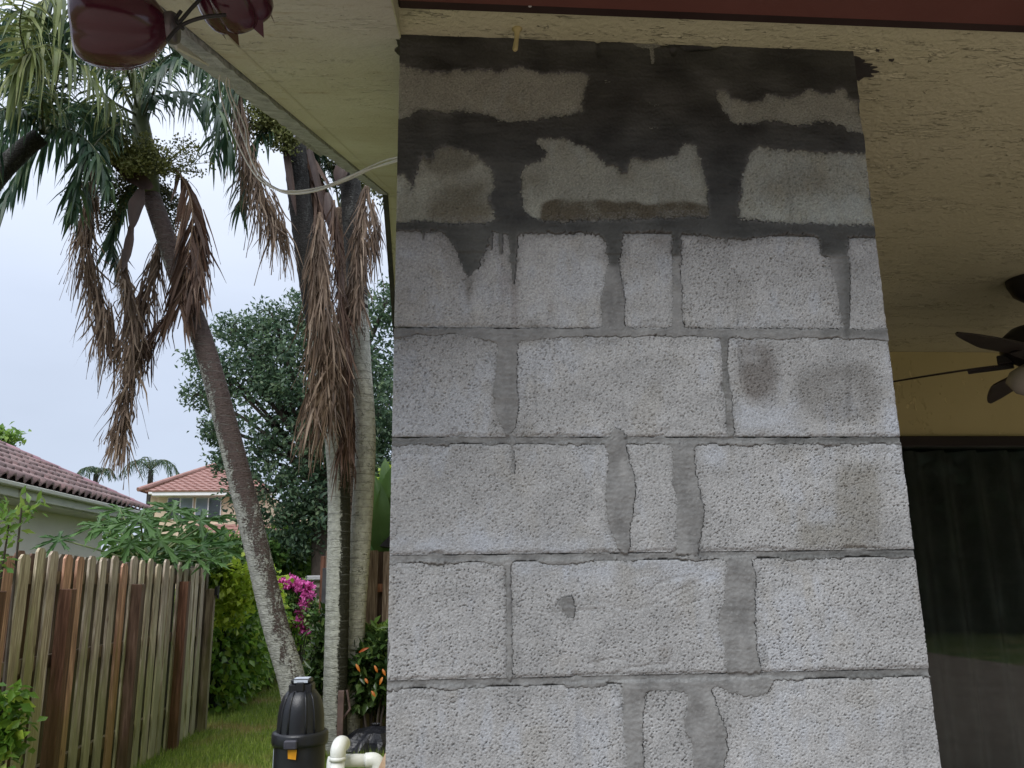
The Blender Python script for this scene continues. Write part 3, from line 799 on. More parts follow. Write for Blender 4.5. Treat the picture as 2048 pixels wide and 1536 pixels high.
DAMP = [  # outline, strength, softness, residual tint
 ([(1482,688),(1545,690),(1556,760),(1540,815),(1490,790),(1478,740)], .75, .010, (.33, .29, .26)),
 ([(1592,745),(1650,730),(1740,725),(1765,790),(1750,838),(1640,842),(1590,800)], .62, .011, (.42, .40, .37)),
 ([(1690,728),(1702,728),(1700,845),(1694,845)], .5, .003, (.45, .42, .38)),
 ([(870,385),(970,360),(985,440),(880,446),(850,430)], .75, .010, (.36, .31, .25)),
 ([(842,300),(900,292),(960,318),(930,345),(880,350),(850,340)], .7, .007, (.40, .37, .33)),
 ([(1085,408),(1110,398),(1180,402),(1200,398),(1235,405),(1270,402),(1290,412),(1330,405),(1370,400),(1418,412),(1425,445),(1080,447)], .95, .0035, (.30, .25, .20)),
 ([(1050,345),(1090,345),(1080,380),(1050,385)], .5, .008, (.5, .46, .40)),
 ([(1580,340),(1650,335),(1655,380),(1560,395),(1515,400),(1520,370)], .5, .012, (.5, .45, .38)),
 ([(1680,930),(1760,925),(1765,1095),(1590,1098),(1600,1040),(1660,1030)], .75, .012, (.58, .55, .48)),
 ([(800,468),(980,468),(960,560),(930,600),(905,560),(880,500),(800,480)], .45, .010, (.5, .48, .45)),
 ([(930,555),(945,560),(940,612),(934,612)], .6, .003, (.5, .48, .45)),
 ([(1000,500),(1012,500),(1010,640),(1003,640)], .5, .004, (.55, .5, .46)),
 ([(1020,540),(1034,540),(1036,650),(1024,655)], .55, .004, (.55, .5, .48)),
 ([(990,555),(1030,550),(1035,585),(1000,590)], .4, .005, (.52, .42, .37)),
 ([(1095,600),(1110,600),(1104,655),(1098,655)], .4, .004, (.6, .57, .53)),
 ([(797,385),(840,395),(842,440),(797,442)], .3, .006, (.55, .56, .53)),
 ([(1292,384),(1310,402),(1345,420),(1340,395)], .2, .006, (.5, .46, .40)),
 ([(1455,565),(1490,560),(1510,640),(1480,650),(1460,600)], .3, .012, (.6, .56, .5)),
 ([(1290,475),(1340,470),(1340,500),(1310,490)], .45, .006, (.42, .37, .33)),
 ([(1390,474),(1470,480),(1450,492),(1400,488)], .4, .005, (.5, .45, .4)),
 ([(1180,1310),(1200,1312),(1202,1335),(1192,1338)], .45, .003, (.55, .52, .48)),
 ([(1346,1226),(1366,1222),(1362,1238),(1348,1242)], .45, .003, (.55, .5, .45)),
 ([(1320,1295),(1340,1292),(1336,1322),(1322,1325)], .4, .004, (.6, .55, .5)),
 ([(985,765),(1010,765),(1008,860),(990,850)], .45, .006, (.62, .58, .53)),
 ([(1185,1420),(1220,1420),(1215,1455),(1195,1455)], .25, .007, (.6, .55, .5)),
 ([(1690,1480),(1740,1478),(1745,1510),(1700,1512)], .3, .008, (.62, .58, .53)),
]
for q, s, sf, tnt in DAMP:
    k = np.clip(blur(poly(q), sf)*(1 + .25*tone2 + .12*n1) + rag*.15*(blur(poly(q), sf*1.5) > .15), 0, 1)*s
    base = base*(1 - k[..., None] + k[..., None]*C3(*tnt))
# faint vertical water runs
runs = sstep(band(.010, .16, 45, 0), 1.9, 3.0)*.16
base *= (1 - runs)[..., None]
base = base*(1 - upper[..., None]*(1 - C3(.97, .99, .86)))  # olive tint paints the yellow ceiling bounce onto the upper courses
halo = np.clip(blur(wet_shade, .006)*2.0*(1 + .5*n1*.3 + rag*2), 0, 1)*.40*(ZZ > ZJ[1] - .08)
base *= (1 - halo*.75)[..., None]
dry = C3(.182, .184, .180)*(1 + (.09*band(.03, .05, 51, 0) + .05*band(.008, .02, 52, 0))[..., None])
sand = sstep(band(.004, .004, 53), 1.5, 2.2)*.5*(1-WET_SHADE)
dry = dry*(1-sand[..., None]) + C3(.28, .276, .265)*sand[..., None]
edgefade = sstep(SF, .3, 1.0)
wetc = C3(.056, .058, .054)*(1 + (.20*band(.06, .05, 54, 0) + .04*band(.05, .006, 55, 0))[..., None])
mort = dry*(1-WET_SHADE[..., None]) + wetc*WET_SHADE[..., None]
damp_base = base
scr = np.clip(blur(low, .0045)*1.25 + .22*n4*(blur(low, .009) > .04) + .25*n2*(blur(low, .009) > .04) + band(.02, .02, 56, 0)*.2*(blur(low, .009) > .04), 0, 1)*.72*(1-halo*.6)
base = base*(1-scr[..., None]) + dry*1.12*scr[..., None]
damp_base = base
film = np.clip(sstep(SF, .30, .85) + .22*n2*(SF < .8), 0, 1)[..., None]
film = np.where((JS > .4)[..., None], 1.0, .25 + .75*film)
mort = base*(1-film) + mort*film

def grid_obj(name, mask_cells, H, colr, mat, parent, box=None):
    """mesh from the face grid over the chosen cells"""
    used = np.zeros((NZ, NU), bool)
    used[:-1, :-1] |= mask_cells; used[1:, :-1] |= mask_cells; used[:-1, 1:] |= mask_cells; used[1:, 1:] |= mask_cells
    idx = np.full((NZ, NU), -1, np.int64); idx[used] = np.arange(used.sum())
    V = np.stack([UU[used], FACE - H[used], ZZ[used]], 1)
    j, i = np.nonzero(mask_cells)
    F = np.stack([idx[j, i], idx[j, i+1], idx[j+1, i+1], idx[j+1, i]], 1)
    Cc = np.concatenate([colr[used], np.ones((used.sum(), 1))], 1)
    Fs = [F]
    if box is not None:
        (x0, y0, z0), (x1, y1, z1) = box; b = len(V)
        V = np.concatenate([V, np.array([(x0,y0,z0),(x1,y0,z0),(x1,y1,z0),(x0,y1,z0),(x0,y0,z1),(x1,y0,z1),(x1,y1,z1),(x0,y1,z1)])])
        Fs.append(np.array([(3,2,1,0),(4,5,6,7),(0,1,5,4),(1,2,6,5),(2,3,7,6),(3,0,4,7)]) + b)
        Cc = np.concatenate([Cc, np.tile([.31, .315, .312, 1], (8, 1))])
    me = mesh_np(name, V, Fs, True)
    at = me.color_attributes.new('Col', 'FLOAT_COLOR', 'POINT')
    at.data.foreach_set('color', Cc.astype(np.float32).ravel())
    me.materials.append(mat)
    return obj(name, me, None, parent)
cu = .5*(UU[:-1, :-1] + UU[1:, 1:]); cz = .5*(ZZ[:-1, :-1] + ZZ[1:, 1:])
for (r, a, b, c, d_) in BLOCKS:
    cells = (cu > a - .0015) & (cu < b + .0015) & (cz > c - .0008) & (cz < d_ + .0008)
    bare_cells = cells & (SF[:-1, :-1] < .999)
    if bare_cells.sum() < 200: bare_cells = cells
    grid_obj('concrete_block', bare_cells, Hb, damp_base, M['block'], column,
             ((a + .002, FACE + .0075, c + .002), (b - .002, FACE + .19, min(d_ - .002, CEIL - .003))))
mc = Hm > -.0085
mcell = mc[:-1, :-1] | mc[1:, 1:] | mc[1:, :-1] | mc[:-1, 1:]
grid_obj('mortar', mcell, Hm, mort, M['mortar'], column)
# lower courses and core out of the frame
def plain_block(a, b, z0, z1):
    mb = MB(); mb.box((a, FACE, z0), (b, FACE + .192, z1), .004)
    me = bpy.data.meshes.new('concrete_block'); me.from_pydata(mb.v, [], mb.f); me.materials.append(M['block'])
    at = me.color_attributes.new('Col', 'FLOAT_COLOR', 'POINT')
    at.data.foreach_set('color', np.tile([.32, .322, .32, 1], (len(me.vertices), 1)).astype(np.float32).ravel())
    obj('concrete_block', me, None, column)
zb = ZJ[6]; r = 7
while zb > .03:
    z1 = zb - .0068; z0 = max(0.004, zb - .2032 + .0068)
    e = [UL] + ([.11, .52] if r % 2 else [.31, .42]) + [UR]
    for i in range(3): plain_block(e[i] + (.005 if i else 0), e[i+1] - (.005 if i < 2 else 0), z0, z1)
    zb -= .2032; r += 1
mb = MB(); mb.box((UL + .006, FACE + .014, .002), (UR - .006, FACE + .186, CEIL - .004))
me = bpy.data.meshes.new('mortar_core'); me.from_pydata(mb.v, [], mb.f); me.materials.append(M['mortar'])
at = me.color_attributes.new('Col', 'FLOAT_COLOR', 'POINT'); at.data.foreach_set('color', np.tile([.24, .24, .23, 1], (8, 1)).astype(np.float32).ravel())
obj('mortar_core', me, None, column)
# wet mortar dragged onto the ceiling past the corners of the column
def dab(pts, z, th=.003):
    P = []
    for i in range(len(pts)):
        a = at_z(*pts[i], z); b = at_z(*pts[(i+1) % len(pts)], z)
        P += [a + (b-a)*(k/3) + Vector((random.uniform(-.0015, .0015), random.uniform(-.0015, .0015), 0))*(k > 0) for k in range(3)]
    n = len(P); V = [(p.x, p.y, z - th) for p in P] + [(p.x, p.y, z + .001) for p in P]
    F = [tuple(range(n))] + [(i, (i+1) % n, (i+1) % n + n, i + n) for i in range(n)]
    me = bpy.data.meshes.new('mortar_dab'); me.from_pydata(V, [], F); me.materials.append(M['mortar'])
    at = me.color_attributes.new('Col', 'FLOAT_COLOR', 'POINT'); at.data.foreach_set('color', np.tile([.05, .049, .045, 1], (len(V), 1)).astype(np.float32).ravel())
    obj('mortar_dab', me, None, column)
dab([(1690,110),(1712,112),(1730,120),(1725,124),(1745,127),(1732,131),(1755,133),(1740,138),(1758,142),(1738,146),(1748,151),(1728,152),(1718,160),(1700,150)], CEIL)
dab([(1752,98),(1758,99),(1757,102),(1752,101)], CEIL); dab([(1778,118),(1788,117),(1785,121),(1778,120)], CEIL)
dab([(795,74),(806,76),(806,108),(800,110),(789,99),(797,91),(790,75)], CEIL - .001)

# ================================================================== neighbour's house on the left
nb = thing('neighbour_house', 'low cream house behind the fence with weathered brown barrel tile roof', 'house', (-6.5, 12, GZ))
EU, EV, EZ, HS_ = -5.9, 17.1, 2.84, 0.50
m = MB(); m.box((-14, 5.0, GZ), (-6.5, 16.5, 2.72)); m.build('wall', M['house_wall'], nb)
m = MB(); m.box((-6.49, 5.0, 2.60), (-5.96, 17.04, 2.63)); m.build('soffit', M['gutter'], nb)
m = MB(); m.box((-5.95, 4.8, 2.615), (-5.90, 17.08, 2.775), .006); m.box((-5.895, 4.8, 2.735), (-5.80, 17.1, 2.80), .012); m.build('gutter', M['gutter'], nb)
m = MB(); m.box((-6.49, 12.0, GZ), (-6.42, 12.07, 2.60), .01); m.tube([(-5.87, 12.03, 2.74), (-5.9, 12.03, 2.66), (-6.40, 12.03, 2.52), (-6.44, 12.03, 2.42)], .035, 8); m.build('downspout', M['gutter'], nb)
m = MB(); m.box((-6.50, 8.2, .75), (-6.46, 11.15, 2.25)); wd = m.build('window', M['bronze'], nb)
m = MB(); m.box((-6.459, 8.28, .83), (-6.452, 11.08, 2.18)); pn = m.build('pane', M['darkwin']); pn.parent = wd
m = MB()
a, b = math.cos(math.atan(HS_)), math.sin(math.atan(HS_))
L = 8.5
V = [(EU, 4.8, EZ-.03), (EU, EV, EZ-.03), (EU-L, EV-L, EZ-.03+HS_*L), (EU-L, 4.8, EZ-.03+HS_*L), (EU-2*L, EV, EZ-.03)]
m.add(V, [(0, 1, 2, 3), (1, 4, 2)]); m.build('roof', M['clay_old'], nb)
# barrel tiles, one by one
def tile_mesh(w=.235, ln=.40, th=.016, h=.062):
    V = []; n = 9
    prof = []
    for i in range(n):
        t = i/(n-1)
        if t < .68: prof.append((t*w - w/2, h*math.sin(math.pi*t/.68)))
        else: prof.append((t*w - w/2, -.010*math.sin(math.pi*(t-.68)/.32)))
    for y, dz in ((-.02, .040), (ln-.02, 0)):
        for x, z in prof: V.append((x, y, z+dz))
    for x, z in prof: V.append((x, -.02, z+.040-th-.024))
    F = []
    for i in range(n-1):
        F.append((i, i+1, n+i+1, n+i)); F.append((i+1, i, 2*n+i, 2*n+i+1))
    me = mesh_np('roof_tile', V, np.array(F)); me.materials.append(M['clay_old']); return me
TM2 = tile_mesh()
pitch = math.atan(HS_)
for row in range(9):
    up = row*.36
    vmax = EV - up*math.cos(pitch) - .05
    v = vmax; 
    while v > max(8.4, 11.6 + row*.35 - 2):
        p = (EU - up*math.cos(pitch) + .03, v, EZ + up*math.sin(pitch))
        t = random.uniform(.78, 1.2); r_ = random.uniform(.95, 1.08)
        obj('roof_tile', TM2, None, nb, p, (pitch + random.uniform(-.015, .015), random.uniform(-.02, .02), math.pi/2), (t*r_, t, t))
        v -= .222
hip = Vector((-1, -1, HS_)).normalized()
hm = MB()
V = []; F = []
for i, (s_, r_) in enumerate(((0, .11), (.42, .095))):
    for k in range(9):
        an = math.pi*(k/8) ; V.append((math.cos(an)*r_, s_, math.sin(an)*r_*.75 - .03))
for k in range(8): F.append((k, k+1, 9+k+1, 9+k))
F.append(tuple(range(8, -1, -1)))
HM = bpy.data.meshes.new('ridge_tile'); HM.from_pydata(V, [], F); HM.materials.append(M['clay_old'])
q_ = hip.to_track_quat('Y', 'Z').to_euler()
for i in range(16):
    p = Vector((EU + .02, EV + .02, EZ + .06)) + hip*(.38*i)
    t = random.uniform(.8, 1.15)
    obj('ridge_tile', HM, None, nb, p, q_, (t*1.25, t, t*1.25))

# ------------------------------------------------------------------ two storey house far behind
fh = thing('two_storey_house', 'distant peach two storey house with red tiled hip roofs behind the leaning palm', 'house', (-10, 36, GZ))
Y0 = 36.0
def fz(x, y, v=Y0): return at_v(x, y, v)
m = MB(); zt_ = fz(370, 990)[2]
m.box((fz(308, 990)[0], Y0+.5, GZ), (fz(532, 990)[0], Y0+9, zt_)); m.box((fz(535, 990)[0], Y0+1.5, GZ), (fz(640, 990)[0], Y0+8, fz(600, 1028)[2])); m.box((fz(282, 985)[0], Y0+1.2, GZ), (fz(308, 990)[0]-.02, Y0+9, zt_+.1))
m.build('wall', M['peach_wall'], fh)
m = MB(); m.box((fz(305, 990)[0], Y0-.10, fz(305, 992)[2]), (fz(456, 990)[0], Y0+.45, fz(305, 984)[2]+.02), .02)
m.box((fz(456, 985)[0]+.01, Y0+.55, fz(305, 988)[2]), (fz(545, 990)[0], Y0+1.0, fz(470, 976)[2]+.02), .02)
m.box((fz(284, 980)[0], Y0+.75, fz(300, 985)[2]), (fz(305, 980)[0]-.03, Y0+1.1, fz(300, 976)[2]+.02), .02)
m.build('fascia', M['white_trim'], fh)
for x0, x1 in ((329, 379), (386, 436)):
    a_, b_ = fz(x0, 993), fz(x1, 1022)
    m = MB(); m.box((a_[0], Y0+.42, b_[2]-.3), (b_[0], Y0+.52, a_[2])); wd = m.build('window', M['white_trim'], fh)
    mid = .5*(a_[0]+b_[0])
    for i_, (c_, d_) in enumerate(((a_[0]+.03, mid-.03), (mid+.03, b_[0]-.03))):
        m = MB(); m.box((c_, Y0+.40, b_[2]-.25), (d_, Y0+.415, a_[2]-.03)); pn = m.build('pane', M['winglass'] if (i_ == 0) == (x0 > 350) else M['darkwin'])
        pn.parent = wd
def course_roof(name, A, B, C, D, n, parent):
    """tiled slope: eave A-B, top D-C, built in n stepped courses with rippled noses"""
    A, B, C, D = map(Vector, (A, B, C, D)); V = []; F = []
    nrm = (B-A).cross(D-A).normalized()
    for i in range(n):
        l0, r0 = A.lerp(D, i/n), B.lerp(C, i/n); l1, r1 = A.lerp(D, (i+1)/n), B.lerp(C, (i+1)/n)
        k = max(2, int((r0-l0).length/.17)); b = len(V)
        for j in range(k+1):
            t = j/k; w = .035*(j % 2)
            V += [l0.lerp(r0, t) + nrm*(.03 + w) , l1.lerp(r1, t) + nrm*(.0 + w*.7), l0.lerp(r0, t) + nrm*(-.03)]
        for j in range(k):
            q = b + 3*j; F += [(q, q+3, q+4, q+1), (q+2, q+5, q+3, q)]
    mb = MB(); mb.add(V, F); return mb.build(name, M['clay_red'], parent)
ez = fz(340, 983)[2]
pk = at_v(425, 932, 39.5)
eL = Vector((fz(300, 985)[0] - .15, Y0 - .15, ez)); eR = Vector((fz(552, 985)[0], Y0 - .15, ez))
pL = Vector((pk[0], 39.6, pk[2])); pR = Vector((pk[0] + .9, 39.6, pk[2]))
course_roof('roof', eL, eR, pR, pL, 15, fh)
bL = Vector((fz(266, 972)[0] - .5, Y0 + 7.0, ez + .25))
course_roof('roof', bL, eL + Vector((-.6, .8, .12)), pL - Vector((.02, 0, 0)), pL, 14, fh)
m = MB(); m.tube([eL + Vector((-.55, .7, .15)), pL + Vector((0, 0, .05)), pR + Vector((0, 0, .05))], .10, 8); m.build('ridge_cap', M['clay_red'], fh)
lw0, lw1 = at_v(360, 1083, 34.0), at_v(520, 1050, 34.0)
A_ = Vector((at_v(345, 1085, 33.6)[0], 33.6, at_v(345, 1092, 33.6)[2])); B_ = Vector((-4.5, 33.6, A_[2]))
C_ = Vector((-4.5, 36.3, at_v(480, 1049, 36.3)[2])); D_ = Vector((at_v(390, 1060, 36.3)[0], 36.3, C_[2]))
course_roof('porch_roof', A_, B_, C_, D_, 7, fh)
m = MB(); m.box((A_[0]+.5, 34.2, GZ), (-4.6, 36.4, A_[2]-.05)); m.build('porch_wall', M['peach_wall'], fh)
m = MB(); m.box((at_v(392, 1058, 36.35)[0], 36.30, at_v(392, 1056, 36.3)[2]), (at_v(446, 1050, 36.35)[0], 36.48, at_v(446, 1046, 36.3)[2])); m.build('balcony_parapet', M['peach_wall'], fh)

# ================================================================== fences
def picket_mesh(w, h, th, dog=.035):
    mb = MB(); x = w/2
    P = [(-x, 0), (x, 0), (x, h-dog), (x-dog, h), (-x+dog, h), (-x, h-dog)]; n = len(P)
    mb.add([(a, 0, b) for a, b in P] + [(a, th, b) for a, b in P], [tuple(range(n)), tuple(range(2*n-1, n-1, -1))] + [(i, i+n, (i+1) % n+n, (i+1) % n) for i in range(n)])
    me = bpy.data.meshes.new('picket'); me.from_pydata(mb.v, [], mb.f); me.materials.append(M['wood']); return me
FU = -2.75
fence = thing('board_fence', 'long weathered board on board fence with green algae ending beside the hedge', 'fence', (FU, 8, GZ))
PM = picket_mesh(.125, 1.83, .017, .03)
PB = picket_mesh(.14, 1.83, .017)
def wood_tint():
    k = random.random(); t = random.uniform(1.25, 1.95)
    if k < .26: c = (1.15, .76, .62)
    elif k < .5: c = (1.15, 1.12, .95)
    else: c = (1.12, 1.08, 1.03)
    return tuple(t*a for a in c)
v = 4.9
i = 0
while v < 9.98:
    obj('picket', PM, None, fence, (FU + random.uniform(0, .006), v, GZ - .01 + random.uniform(-.045, .03)), (0, random.uniform(-.012, .012), math.pi/2 + random.uniform(-.06, .06)), wood_tint())
    obj('picket', PB, None, fence, (FU - .085, v + .108, GZ - .01 + random.uniform(-.03, .01)), (0, random.uniform(-.008, .008), math.pi/2), tuple(.30*a for a in wood_tint()))  # back boards tinted darker: shade of the front boards put into their colour
    v += .216 + random.uniform(-.02, .02); i += 1
for z in (.12, .85, 1.42):
    m = MB(); m.box((FU - .066, 4.8, z), (FU - .020, 10.08, z + .088)); m.build('rail', M['wood'], fence, color=(.7, .6, .5))
for x_, ytop in ((5, 1182), (148, 1178), (287, 1168), (379, 1163)):
    p = at_u(x_, ytop, FU + .09)
    m = MB(); m.box((FU + .004, p.y - .045, GZ - .05), (FU + .094, p.y + .045, p.z), .004)
    m.build('fence_post', M['wood'], fence, color=random.choice([(.62, .33, .24), (.55, .31, .24), (.50, .34, .28)]))
m = MB(); m.box((FU - .10, 10.07, GZ - .05), (FU - .005, 10.16, 1.60), .004); m.build('fence_post', M['wood'], fence, color=(.40, .36, .33))
m = MB(); m.box((FU - .004, 10.08, GZ), (FU + .085, 10.16, 1.36), .004); m.build('fence_post', M['wood'], fence, color=(.95, .85, .70))
m = MB(); hz = at_u(425, 1182, FU + .09).z
m.box((FU + .086, 10.10, hz - .05), (FU + .12, 10.135, hz + .05), .004); m.tube([(FU + .11, 10.16, hz - .09), (FU + .11, 10.16, hz + .06)], .014, 8); m.build('gate_hinge', M['wire'], fence)

rf = thing('side_fence', 'reddish brown wooden fence closing the gap between palms and column', 'fence', (-.9, 9.6, GZ))
PM2 = picket_mesh(.15, 1.95, .02, .012)
x = -1.265; i = 0
while x < -.12:
    fr = i % 2 == 0
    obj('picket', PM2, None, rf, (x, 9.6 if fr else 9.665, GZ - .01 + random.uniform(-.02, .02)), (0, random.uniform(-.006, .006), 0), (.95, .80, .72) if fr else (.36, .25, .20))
    x += .105; i += 1
for z in (.35, 1.30):
    m = MB(); m.box((-1.33, 9.622, z), (-.1, 9.662, z+.09)); m.build('rail', M['wood'], rf, color=(1.1, .55, .38))
m = MB(); p0 = at_v(651, 1136, 9.5); m.box((p0.x-.028, 9.47, GZ), (p0.x+.028, 9.53, p0.z), .004); m.box((p0.x-.036, 9.46, 1.0), (p0.x+.036, 9.54, 1.05), .004)
m.build('gate_post', M['downpipe'], rf)
m = MB(); m.box((-1.40, 9.60, GZ), (-1.345, 9.66, 1.70), .004); m.build('fence_post', M['wood'], rf, color=(.8, .42, .32))

# ================================================================== vegetation builders
def leaf_arrays(P, D, Nn, L, Wd, fold=.25):
    """rhombic folded leaves; P base, D axis, Nn normal (n,3); L, Wd (n,)"""
    D = D/np.linalg.norm(D, axis=1, keepdims=True)
    S = np.cross(D, Nn); S /= (np.linalg.norm(S, axis=1, keepdims=True) + 1e-9)
    U_ = np.cross(S, D)
    L = L[:, None]; Wd = Wd[:, None]
    v0 = P; v1 = P + D*L*.45 + S*Wd*.5 + U_*Wd*fold; v2 = P + D*L; v3 = P + D*L*.45 - S*Wd*.5 + U_*Wd*fold
    V = np.stack([v0, v1, v2, v3], 1).reshape(-1, 3)
    b = np.arange(len(P))[:, None]*4
    F = np.concatenate([b + np.array([[0, 1, 2]]), b + np.array([[0, 2, 3]])], 0)
    return V, F
def rnd_dirs(n, up=0.0, g=rng):
    d = g.standard_normal((n, 3)); d /= np.linalg.norm(d, axis=1, keepdims=True); d[:, 2] += up
    return d/np.linalg.norm(d, axis=1, keepdims=True)
def cloud_points(blobs, n, shell=.5, clump=0, csize=.2):
    """points in ellipsoids [(centre, radii, weight)] biased to the outside, gathered in clumps"""
    w = np.array([b[2] for b in blobs], float); w /= w.sum()
    def raw(k):
        pick = rng.choice(len(blobs), k, p=w); d = rnd_dirs(k); r = rng.random(k)**(1/3)
        r = shell*np.maximum(r, .75 + .25*rng.random(k)) + (1-shell)*r
        c = np.array([list(b[0]) for b in blobs])[pick]; rr = np.array([list(b[1]) for b in blobs])[pick]
        return c + d*rr*r[:, None], d
    if clump:
        cp, cdv = raw(clump); k = rng.integers(0, clump, n)
        return cp[k] + rng.normal(0, csize, (n, 3)), cdv[k]
    return raw(n)
def foliage(name, blobs, n, L, Wd, mat, parent=None, shell=.5, clump=0, csize=.2, droop=0.1, kind=None):
    P, out = cloud_points(blobs, n, shell, clump, csize)
    D = rnd_dirs(n) + out*.5; D[:, 2] -= droop
    N = rnd_dirs(n)*.8 + out*.6; N[:, 2] += .7
    s = rng.uniform(.65, 1.3, n)
    V, F = leaf_arrays(P, D, N, L*s, Wd*s)
    return obj(name, mesh_np(name, V, F), mat, parent, kind=kind)

def strips(P0, dirs, L, W, down, n_seg=3, twist=None, curl=0.0):
    """many leaflets as tapered strips: returns V,F.  down: gravity share (n,)"""
    n = len(P0); dirs = dirs/np.linalg.norm(dirs, axis=1, keepdims=True)
    side = np.cross(dirs, rng.standard_normal((n, 3))*.35 + np.array([0, 0, 1.0]) if twist is None else twist)
    side /= (np.linalg.norm(side, axis=1, keepdims=True) + 1e-9)
    rows = []
    for k in range(n_seg+1):
        t = k/n_seg
        d = dirs*t*(1 - .5*t*down[:, None]) + np.array([0, 0, -1.0])*(down[:, None]*t*t*.75)
        c = P0 + d*L[:, None]
        w = W*(.45 + .55*min(1, t*4))*(1 - t)**.6 if k < n_seg else W*.03
        rows.append(c - side*(w*.5)[:, None]); rows.append(c + side*(w*.5)[:, None])
    V = np.stack(rows, 1).reshape(-1, 3); m_ = 2*(n_seg+1); b = np.arange(n)[:, None]*m_
    F = np.concatenate([b + np.array([[2*k, 2*k+1, 2*k+3, 2*k+2]]) for k in range(n_seg)], 0)
    return V, F

def frond(name, path, parent, mat, rmat, leaf_len=.55, leaf_w=.035, n=60, angle=55, droop=.6, hang=0.0, rach=.014, start=.12, nosides=False, jitter=.24, flat=None):
    """a pinnate palm frond along path; angle: leaflet angle to the rachis"""
    S = spline(path, 48); A = np.array([list(p) for p in S])
    T = np.gradient(A, axis=0); T /= np.linalg.norm(T, axis=1, keepdims=True)
    t = np.linspace(start, .995, n); idx = t*(len(A)-1); i0 = np.clip(idx.astype(int), 0, len(A)-2); fr = (idx-i0)[:, None]
    P = A[i0]*(1-fr) + A[i0+1]*fr; Tt = T[i0]
    up = np.array([0, 0, 1.0]) if flat is None else np.array(flat, float)
    side = np.cross(Tt, up + rng.normal(0, .05, (n, 3))); side /= (np.linalg.norm(side, axis=1, keepdims=True)+1e-9)
    Vs = []; Fs = []; off = 0
    ca, sa = math.cos(R(angle)), math.sin(R(angle))
    prof = np.clip(.35 + 1.3*np.sqrt(np.clip((t-start)/(1-start), 0, 1))*(1-.75*((t-start)/(1-start))**2), .2, 1.05)
    for sg in (1, -1):
        D = Tt*ca + side*sg*sa + rng.normal(0, jitter, (n, 3)); D[:, 2] -= hang
        V, F = strips(P, D, leaf_len*prof*rng.uniform(.75, 1.15, n), leaf_w*rng.uniform(.7, 1.2, n), np.clip(rng.normal(droop, .15, n), 0, 1.4))
        Vs.append(V); Fs.append(F + off); off += len(V)
    me = mesh_np(name, np.concatenate(Vs), np.concatenate(Fs))
    o = obj(name, me, mat, parent)
    mb = MB(); mb.tube(S[::3] + [S[-1]], list(np.linspace(rach, rach*.25, len(S[::3]) + 1)), 6)
    r = mb.build('rachis', rmat, None, smooth=True); r.parent = o
    return o

def dead_frond(name, path, widths, parent, mat, n=160, leaf_w=.0165, length=.5, fan=.30, rach=.012, side_dir=None):
    """a dry collapsed frond: strips hanging close along a drooping rachis; widths = half spread along the path"""
    S = spline(path, 40); A = np.array([list(p) for p in S])
    T = np.gradient(A, axis=0); T /= np.linalg.norm(T, axis=1, keepdims=True)
    n = int(n*1.35); t = np.sort(rng.random(n))**.9*.93; i0 = (t*39).astype(int)
    wd = np.interp(t, np.linspace(0, 1, len(widths)), widths)
    P = A[i0] + rng.normal(0, 1, (n, 3))*np.array([1, .7, .2])*wd[:, None]*.28
    D = T[i0]*1.0 + rng.normal(0, 1, (n, 3))*np.array([fan, fan, .08]); D[:, 2] -= .35
    if side_dir is not None: D = D + np.array(side_dir)*(.5 + .5*rng.random(n))[:, None]
    spread = rng.choice([-1, 1], n)*rng.random(n)*wd/length*1.3
    D[:, 0] += spread
    V, F = strips(P, D, length*rng.uniform(.45, 1.2, n), leaf_w*rng.uniform(.5, 1.5, n), np.clip(rng.normal(.55, .25, n), 0, 1.3), n_seg=4,
                  twist=rng.standard_normal((n, 3))*.6 + np.array([0.2, -1.0, 0.2]))
    V = V.reshape(n, -1, 3); kk = np.linspace(0, 1, V.shape[1]//2).repeat(2)[None, :, None]
    V = (V + rng.normal(0, .045, (n, 1, 3))*kk**1.5 + np.sin(kk*rng.uniform(2, 9, (n, 1, 1)) + rng.uniform(0, 6, (n, 1, 1)))*rng.normal(0, .014, (n, 1, 3))*kk).reshape(-1, 3) + rng.normal(0, .003, (n*V.shape[1], 3))
    o = obj(name, mesh_np(name, V, F), mat, parent)
    mb = MB(); mb.tube(S[::3] + [S[-1]], list(np.linspace(rach, rach*.3, len(S[::3]) + 1)), 6)
    r = mb.build('rachis', M['deadrachis'], None, smooth=True); r.parent = o
    return o

def palm_trunk(path, r0, r1, mat, parent, ring=.075, seg=18, flare=1.35):
    L = sum((Vector(path[i+1]) - Vector(path[i])).length for i in range(len(path)-1))
    n = int(L/.018); S = spline(path, n); rad = []
    g = random.uniform(0, 9)
    for i in range(n):
        t = i/(n-1); s_ = t*L
        r_ = r0 + (r1-r0)*t; r_ *= 1 + (flare-1)*math.exp(-s_/.22)
        ph = (s_/ring) % 1.0
        r_ *= 1 + .035*(1-ph) - .03*math.exp(-((ph-.03)/.06)**2) + .012*math.sin(s_*3.1+g)
        rad.append(r_)
    m = MB(); m.tube(S, rad, seg)
    return m.build('trunk', mat, parent, smooth=True)

